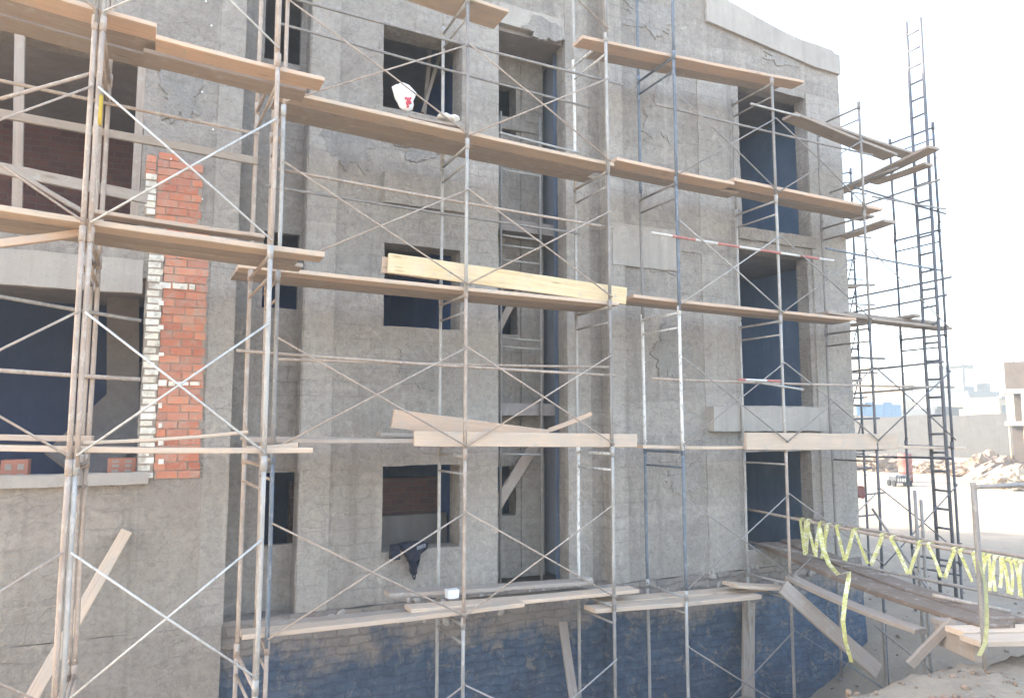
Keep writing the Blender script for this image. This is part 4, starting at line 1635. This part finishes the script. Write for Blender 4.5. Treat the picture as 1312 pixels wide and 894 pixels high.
for v in bm.verts:
    v.co += noise.noise_vector(v.co * 16) * .012
    v.co.y += .016 * math.sin(v.co.x * 60 + v.co.z * 18) * (1 if v.co.y < -.03 else 0)
link('jacket_body', bm, M['black_cloth'], jk, smooth=True)
bm = bmesh.new()
for i in range(2):
    p = [(-.055 + .07 * i, -.075, -.05), (-.035 + .07 * i, -.10, -.16), (-.005 + .03 * i, -.10, -.27), (.02, -.09, -.30)]
    tube(bm, p, .011, 8)
link('strap', bm, M['black_cloth'], jk)
bm = bmesh.new()
for i in range(4):
    box(bm, .04 + i * .036, .066 + i * .036, -.128 + i * .012, -.112 + i * .012, .10 + .006 * i, .15 + .006 * i)
link('print', bm, M['grey_print'], jk)
bm = bmesh.new()
rough_box(bm, -.30, -.19, -.10, .05, -.02, .17, .05, .015, 8, 2)
jp = link('dark_rag', bm, M['black_cloth'])
jp.location = (c.x, .06, c.z)
tag(jp, 'small dark rag lying on the bottom middle window sill corner', 'rag')

# hollow bricks stacked on the sill of the lower left opening


def brick_block(label, px, py, y, w, h):
    c = at(px, py, y)
    o = thing('hollow_brick', label, 'brick', (c.x, y, c.z), 'loose bricks on the left sill')
    bm = bmesh.new()
    rough_box(bm, -w / 2, w / 2, 0, .24, 0, h, .06, .003, 9, px)
    link('brick_body', bm, M['brick_loose'], o)
    bm = bmesh.new()
    for i in (-1, 1):
        for j in (.28, .70):
            box(bm, i * w * .23 - w * .12, i * w * .23 + w * .12, -.004, .01, h * j - h * .13, h * j + h * .13)
    link('cell_mouth', bm, M['concrete_dark'], o)
    return o


brick_block('reddish hollow brick on the left sill beside the picture edge', 17, 619, .08, .26, .26)
brick_block('lower hollow brick of the pair near the white quoin', 155, 613, .08, .30, .13)
c = brick_block('upper hollow brick of the pair near the white quoin', 156, 600, .08, .30, .12)
brick_block('single brick half hidden by the picture edge on the left sill', -18, 620, .1, .24, .2)

# cement lumps, debris on the lowest middle deck
for i, (px, py, y, s, lab) in enumerate(((579, 760, YF2 + .5, .075, 'white cement block on the lowest middle deck beside the third pole'), (640, 754, YF2 + .6, .05, 'small pale cement lump on the lowest middle deck'),
                                          (752, 743, YF2 + .62, .06, 'pale lump at the right end of the lowest middle deck'), (508, 763, YF2 + .6, .04, 'tiny pale lump at the left end of the rear lowest board'))):
    c = at(px, py, y)
    bm = bmesh.new()
    rough_box(bm, c.x - s, c.x + s, y - s * .7, y + s * .7, c.z - s * .7, c.z + s * .7, s * .6, s * .16, 9, i)
    tag(link('cement_lump', bm, M['white_cloth'] if i == 0 else M['concrete']), lab, 'lump', 'cement lumps on the deck')
# mortar lumps along the top of the basement wall: rubble sitting on its ledge
bm = bmesh.new()
for k in range(75):
    x = rs.uniform(xb + .1, xf - .3)
    s = rs.uniform(.015, .06)
    yy = Y_MID - .05 if x < xe else Y_RIGHT - .05
    mm = Matrix.Translation((x, yy + rs.uniform(-.02, .05), Z_BASE - rs.uniform(-.02, .35))) @ Matrix.Rotation(rs.uniform(0, 6), 4, 'Y') @ Matrix.Diagonal((s * 1.5, s * .7, s, 1))
    res = bmesh.ops.create_icosphere(bm, subdivisions=1, radius=1, matrix=mm)
    for v in res['verts']:
        v.co += noise.noise_vector(v.co * 25) * s * .4
ml = link('mortar_lumps', bm, M['concrete'], bld)
ml['kind'] = 'stuff'

# red rag on the end scaffold and dark rubber bucket in the trench
c = at(1101, 630, .9)
bm = bmesh.new()
rough_box(bm, -.09, .09, -.05, .05, -.12, .12, .05, .03, 8, 3)
o = link('red_rag', bm, M['red_bucket'])
o.location = c
tag(o, 'dull red rag tied to the end scaffold behind the corner', 'rag')
c = at(1161, 868, -3.2)
zb_ = ground_z(c.x, -3.2)
bk = thing('rubber_bucket', 'black rubber mortar bucket lying in the trench under the footbridge', 'bucket', (c.x, -3.2, zb_))
bm = bmesh.new()
tube(bm, [(-.16, 0, .12), (-.1, 0, .125), (.16, .02, .14)], [.11, .125, .16], 18)
link('bucket_body', bm, M['tyre'], bk)
bm = bmesh.new()
tube(bm, [(.16, .14, .16), (.28, .05, .2), (.30, 0, .17), (.28, -.06, .14), (.16, -.12, .13)], .008, 6)
link('handle', bm, M['dark_tube'], bk)

# ------------------------------------------------------------------ background of the site


def gpt(px, py, t_):
    return atd(px, py, t_)


def oriented(name, px0, px1, t0_, t1_, z0, z1, thick, m_, parent=None, rough=.0):
    """upright slab whose foot runs between two surveyed points"""
    a, b = atd(px0, 545, t0_), atd(px1, 545, t1_)
    a.z = b.z = 0
    L = (b - a).length
    bm = bmesh.new()
    box(bm, 0, L, 0, thick, z0, z1)
    return link(name, bm, m_, parent, matrix=frame_matrix(a, b - a, (0, 0, 1)) if parent is None else None), a, b, L


# perimeter wall
o, a, b, L = oriented('perimeter_wall', 1040, 1420, 66, 58, -3.2, .85, .3, M['perimeter'])
bmw = bmesh.new()
bmw.from_mesh(o.data)
bmesh.ops.subdivide_edges(bmw, edges=[e for e in bmw.edges if e.calc_length() > 10], cuts=60)
for v in bmw.verts:
    if v.co.z > 0:
        v.co.z += .25 * noise.noise(Vector((v.co.x * .25, 0, 0)))
bmw.to_mesh(o.data)
bmw.free()
tag(o, 'long grey boundary wall closing the site in the distance', 'wall')


def far_building(label, px0, px1, t_, z0, z1, depth, m_, feats, name='far_building'):
    a, b = atd(px0, 545, t_), atd(px1, 545, t_ * 1.02)
    a.z = b.z = 0
    L = (b - a).length
    th = thing(name, label, 'building', a, 'buildings beyond the site')
    th.rotation_euler = (0, 0, math.atan2(b.y - a.y, b.x - a.x))
    bm = bmesh.new()
    box(bm, 0, L, 0, depth, z0, z1)
    link('wall', bm, M[m_], th)
    for (nm, u0, u1, v0, v1, pr, mm) in feats:
        bm = bmesh.new()
        box(bm, L * u0, L * u1, -pr, .2, lerp(z0, z1, v0), lerp(z0, z1, v1))
        link(nm, bm, M[mm], th)
    return th, L


th, L = far_building('dark grey house with a wide pale window and a stair tower, far right', 1243, 1284, 120, -2, 5.6, 8, 'grey_far',
                     [('window', .16, .84, .50, .80, .05, 'far_glass'), ('ledge', -.02, 1.02, .84, .90, .4, 'grey_far'), ('ledge', -.02, 1.02, .36, .41, .4, 'grey_far'), ('window', .1, .4, .1, .3, .05, 'far_glass')])
bm = bmesh.new()
box(bm, -.3, L * .30, 0.5, 5, 5.61, 9.6)
link('stair_tower', bm, M['grey_far'], th)
bm = bmesh.new()
box(bm, -.9, L * .34, .3, 5.2, 9.61, 9.9)
link('roof', bm, M['grey_far'], th)
bm = bmesh.new()
box(bm, L * .02, L * .26, .42, .52, 6.3, 9.2)
link('window', bm, M['far_glass'], th)
bm = bmesh.new()
box(bm, L * .72, L * .9, 1, 2.5, 5.61, 7)
link('water_tank', bm, M['grey_far'], th)
far_building('pale house with flat roof behind the ladder', 1192, 1234, 150, -2, 9.0, 10, 'pale_wall',
             [('window', .1, .3, .62, .78, .05, 'far_glass'), ('window', .55, .85, .62, .78, .05, 'far_glass'), ('window', .1, .3, .3, .48, .05, 'far_glass'), ('window', .55, .85, .3, .48, .05, 'far_glass'), ('roof', -.05, 1.08, .97, 1.03, .8, 'grey_far')])
far_building('slim cream house left of the ladder', 1160, 1173, 110, -2, 6.2, 6, 'cream_wall', [('window', .2, .7, .7, .85, .05, 'far_glass'), ('window', .2, .7, .4, .55, .05, 'far_glass')])
far_building('wide pale block far behind the scaffold poles', 1105, 1160, 170, -2, 7.5, 12, 'pale_wall',
             [('window', .08 + .18 * i, .2 + .18 * i, .70, .82, .05, 'far_glass') for i in range(5)] + [('window', .08 + .18 * i, .2 + .18 * i, .4, .52, .05, 'far_glass') for i in range(5)])
far_building('low dark shed in front of the pale house', 1199, 1230, 85, -2, 2.0, 5, 'grey_far', [('door', .4, .6, .1, .8, .05, 'machine'), ('roof', -.04, 1.04, .97, 1.04, .4, 'grey_far')], 'shed')
far_building('tall pale apartment block hazed over behind the corner scaffold', 1128, 1152, 190, -2, 15, 12, 'cream_wall',
             [('window', .1 + .3 * i, .28 + .3 * i, .35 + .2 * j, .46 + .2 * j, .05, 'grey_far') for i in range(3) for j in range(3)])
far_building('pale stepped house between the ladder and the dark grey house', 1222, 1243, 140, -2, 6.5, 9, 'pale_wall',
             [('window', .15, .4, .55, .75, .05, 'grey_far'), ('window', .6, .85, .55, .75, .05, 'grey_far'), ('roof', -.05, 1.05, .97, 1.03, .5, 'grey_far')])
far_building('low cream house just above the boundary wall at right', 1282, 1300, 95, -2, 3.6, 6, 'cream_wall',
             [('window', .15, .4, .62, .82, .05, 'grey_far'), ('roof', -.05, 1.05, .97, 1.03, .5, 'grey_far')])
# blue hoarding
a, b = atd(1098, 545, 74), atd(1156, 545, 74)
hd = thing('blue_hoarding', 'bright blue site hoarding beyond the building corner', 'hoarding', (a.x, a.y, -2.4))
hd.rotation_euler = (0, 0, math.atan2(b.y - a.y, b.x - a.x))
L = Vector((b.x - a.x, b.y - a.y)).length
for i in range(5):
    bm = bmesh.new()
    box(bm, L * i / 5 + .02, L * (i + 1) / 5 - .02, 0, .06, .5, 4.5 + .25 * (i % 2))
    link('panel', bm, M['blue_sheet'], hd)
for i in range(6):
    bm = bmesh.new()
    tube(bm, [(L * i / 5, .12, -.4), (L * i / 5, .12, 5.0)], .05, 8)
    link('post', bm, M['grey_tube'], hd)
bm = bmesh.new()
box(bm, L * .68, L * .8, -.03, -.004, .8, 2.3)
link('notice', bm, M['white_cloth'], hd)

# unfinished building at the right edge
rbld = thing('half_built_block', 'half built brick block with white columns at the right picture edge', 'building', (0, 0, 0))
a = atd(1291, 545, 46)
a.z = 0
bdir = (RT * .82 - FW * .57).normalized()
Mb = frame_matrix(a, bdir, (0, 0, 1))
Wb = 11.0


def rb_box(name, x0, x1, y0, y1, z0, z1, m_):
    bm = bmesh.new()
    box(bm, x0, x1, y0, y1, z0, z1, M=Mb)
    return link(name, bm, M[m_], rbld)


rb_box('wall', 0, Wb, .35, 8, 2.25, 3.95, 'dark_block')
rb_box('floor_slab', -.15, Wb, .1, 8, 1.98, 2.24, 'mid_white')
rb_box('floor_slab', -.15, Wb, .1, 8, .0, .24, 'mid_white')
for i in range(12):
    rb_box('column', i * .78, i * .78 + (.26 if i % 3 else .4), .2, .5, .245, 1.975, 'mid_white')
rb_box('inner_wall', .2, Wb, 1.2, 1.4, -2.6, 1.97, 'dark_block')
for i in range(14):
    p0 = Mb @ Vector((.1 + i * .75, .3 + .2 * (i % 3), -2.7))
    p1 = Mb @ Vector((.1 + i * .75 + rs.uniform(-.05, .05), .3 + .2 * (i % 3), -.005))
    bm = bmesh.new()
    tube(bm, [p0, p1], .055, 8)
    link('shoring_prop', bm, M['far_wood'], rbld)
bm = bmesh.new()
tube(bm, [Mb @ Vector(v) for v in ((.5, .8, 3.9), (.6, .8, 4.7), (.9, .8, 5.4), (1.5, .8, 5.9))], .05, 8)
link('reinforcing_bar', bm, M['grey_tube'], rbld)

# rubble heaps, timber stacks and sacks before it


def heap(label, px, t_, rx, ry, h, m_='rubble', seed=0, name='rubble_heap'):
    c = atd(px, 545, t_)
    gz = ground_z(c.x, c.y)
    bm = bmesh.new()
    bmesh.ops.create_icosphere(bm, subdivisions=5, radius=1)
    for v in bm.verts:
        n_ = noise.fractal(v.co * 2.3 + Vector((seed, 0, 0)), .7, 2.0, 5)
        v.co *= 1 + .32 * n_
        v.co += noise.noise_vector(v.co * 14) * .03
        v.co = Vector((v.co.x * rx, v.co.y * ry, max(-.2, v.co.z) * h))
    o = link(name, bm, M[m_])
    o.location = (c.x, c.y, gz)
    return tag(o, label, 'heap', 'rubble heaps on the site')


heap('tan rubble heap in front of the half built block', 1262, 47, 2.6, 1.6, 1.3, 'rubble', 1)
heap('low heap of broken masonry left of the ladder foot', 1128, 52, 2.4, 1.6, 1.0, 'rubble', 4)
heap('small heap of earth beyond the ladder', 1196, 50, 1.8, 1.2, .8, 'rubble', 7)
heap('pale heap of sand beside the picture edge', 1306, 40, 2.4, 1.5, 1.0, 'dirt', 9)
rz = random.Random(8)
for i in range(9):
    c = atd(1238 + i * 7.5, 545, 43 + (i % 3) * .8)
    gz = ground_z(c.x, c.y)
    L = rz.uniform(1.6, 2.6)
    ang = rz.uniform(.5, 1.2)
    bm = bmesh.new()
    box(bm, -L / 2, L / 2, -.16, .16, -.03, .03)
    o = link('timber_offcut', bm, M['far_wood'] if i % 3 else M['sack'])
    o.matrix_world = Matrix.Translation((c.x, c.y, gz + .42 + .1 * (i % 2))) @ Matrix.Rotation(rz.uniform(-.9, .9), 4, 'Z') @ Matrix.Rotation(-ang * .5, 4, 'Y') @ Matrix.Rotation(rz.uniform(-.4, .4), 4, 'X')
    tag(o, 'timber offcut dumped against the tan rubble heap', 'timber', 'timber offcuts on the rubble')
for i in range(8):
    c = atd(1290 + (i % 4) * 6, 545, 44 + (i // 4) * .7)
    gz = ground_z(c.x, c.y)
    bm = bmesh.new()
    bmesh.ops.create_icosphere(bm, subdivisions=3, radius=1, matrix=Matrix.Diagonal((.36, .24, .13, 1)))
    for v in bm.verts:
        v.co += noise.noise_vector(v.co * 6 + Vector((i, 0, 0))) * .04
    o = link('cement_sack', bm, M['sack'], smooth=True)
    o.location = (c.x, c.y, gz + .12 + .2 * (i // 4))
    o.rotation_euler = (0, 0, rz.uniform(0, 3))
    tag(o, 'white cement sack piled by the half built block', 'sack', 'cement sacks by the block')
# white block stack
c = atd(1267, 545, 50)
bs = thing('block_pallet', 'pallet of pale concrete blocks beside the boundary wall', 'pallet', (c.x, c.y, ground_z(c.x, c.y)))
bs.rotation_euler = (0, 0, -.3)
bm = bmesh.new()
for i in range(4):
    for k in range(4):
        box(bm, i * .5 - 1, i * .5 - .52, -.5, .5, .14 + k * .22, .34 + k * .22)
link('block_stack', bm, M['pale_wall'], bs)
bm = bmesh.new()
for k in range(3):
    box(bm, -1.05, 1.05, -.5 + k * .45, -.4 + k * .45, 0, .11)
link('pallet_base', bm, M['far_wood'], bs)
# red drum behind the third right deck
c = atd(1157, 545, 42)
dr = thing('steel_drum', 'dull red steel drum on the dirt behind the corner scaffold', 'drum', (c.x, c.y, ground_z(c.x, c.y)))
bm = bmesh.new()
tube(bm, [(0, 0, 0), (0, 0, .55), (0, 0, .57), (0, 0, .6), (0, 0, 1.1), (0, 0, 1.13), (0, 0, 1.6)], [.36, .36, .385, .36, .36, .385, .36], 20)
link('drum_body', bm, M['red_bucket'], dr)
bm = bmesh.new()
tube(bm, [(0, 0, 1.601), (0, 0, 1.62)], .34, 20)
link('lid', bm, M['machine'], dr)
# small dark machine on the dirt
c = atd(1150, 545, 40)
mc = thing('site_generator', 'small dark wheeled generator parked on the dirt beyond the scaffold', 'generator', (c.x, c.y, ground_z(c.x, c.y)))
mc.rotation_euler = (0, 0, R(-26))
bm = bmesh.new()
box(bm, -.38, .38, -.3, .5, .18, .5)
bmesh.ops.bevel(bm, geom=bm.edges, offset=.04, segments=2)
link('engine_body', bm, M['machine'], mc)
bm = bmesh.new()
box(bm, -.36, .36, -.2, .4, .52, .60)
bmesh.ops.bevel(bm, geom=bm.edges, offset=.02, segments=1)
link('cover', bm, M['grey_print'], mc)
bm = bmesh.new()
for i in range(5):
    box(bm, -.3 + i * .12, -.24 + i * .12, -.315, -.29, .26, .44)
link('grille', bm, M['sack'], mc)
for sx_ in (-.42, .42):
    for sy_ in (-.15, .38):
        bm = bmesh.new()
        tube(bm, [(sx_ - .05, sy_, .16), (sx_ + .05, sy_, .16)], .16, 16)
        link('wheel', bm, M['tyre'], mc)
bm = bmesh.new()
tube(bm, [(-.3, -.3, .45), (-.3, -.75, .65), (.3, -.75, .65), (.3, -.3, .45)], .02, 8)
link('handle', bm, M['dark_tube'], mc)

# ------------------------------------------------------------------ air
bm = bmesh.new()
box(bm, -700, 1100, -400, 1100, -8, 45)
hz = link('haze', bm, [])
hz['kind'] = 'stuff'
hm = bpy.data.materials.new('haze_air')
hm.use_nodes = True
nt = hm.node_tree
nt.nodes.clear()
pv = nt.nodes.new('ShaderNodeVolumePrincipled')
pv.inputs['Color'].default_value = (.82, .93, 1, 1)
pv.inputs['Density'].default_value = .0017
pv.inputs['Anisotropy'].default_value = .0
out = nt.nodes.new('ShaderNodeOutputMaterial')
nt.links.new(pv.outputs[0], out.inputs['Volume'])
hz.data.materials.append(hm)

# ------------------------------------------------------------------ light
SUN_EL, SUN_AZ = R(21), R(-56)          # azimuth from +y toward +x: the sun stands behind the building, to the left
w = bpy.data.worlds.new('World')
S.world = w
w.use_nodes = True
nt = w.node_tree
sky = nt.nodes.new('ShaderNodeTexSky')
sky.sky_type = 'NISHITA'
sky.sun_disc = False
sky.sun_elevation = SUN_EL
sky.sun_rotation = SUN_AZ
sky.air_density = 1.0
sky.dust_density = 4.0
sky.ozone_density = 1.0
bg = nt.nodes['Background']
bg.inputs['Strength'].default_value = .15
nt.links.new(sky.outputs[0], bg.inputs['Color'])
ld = bpy.data.lights.new('sun', 'SUN')
ld.energy = 2.3
ld.angle = R(.5)
ld.color = (1, .93, .82)
lo = bpy.data.objects.new('sun', ld)
C.objects.link(lo)
sd = Vector((math.sin(SUN_AZ) * math.cos(SUN_EL), math.cos(SUN_AZ) * math.cos(SUN_EL), math.sin(SUN_EL)))
lo.rotation_euler = sd.to_track_quat('Z', 'Y').to_euler()
lo.location = sd * 60

vs = S.view_settings
vs.view_transform = 'Standard'
vs.look = 'None'
vs.gamma = 1
vs.use_curve_mapping = False
vs.exposure = 2.98
S.render.engine = 'CYCLES'
S.cycles.use_denoising = True
S.cycles.max_bounces = 8
S.cycles.diffuse_bounces = 4
S.cycles.volume_bounces = 1
bpy.context.view_layer.update()
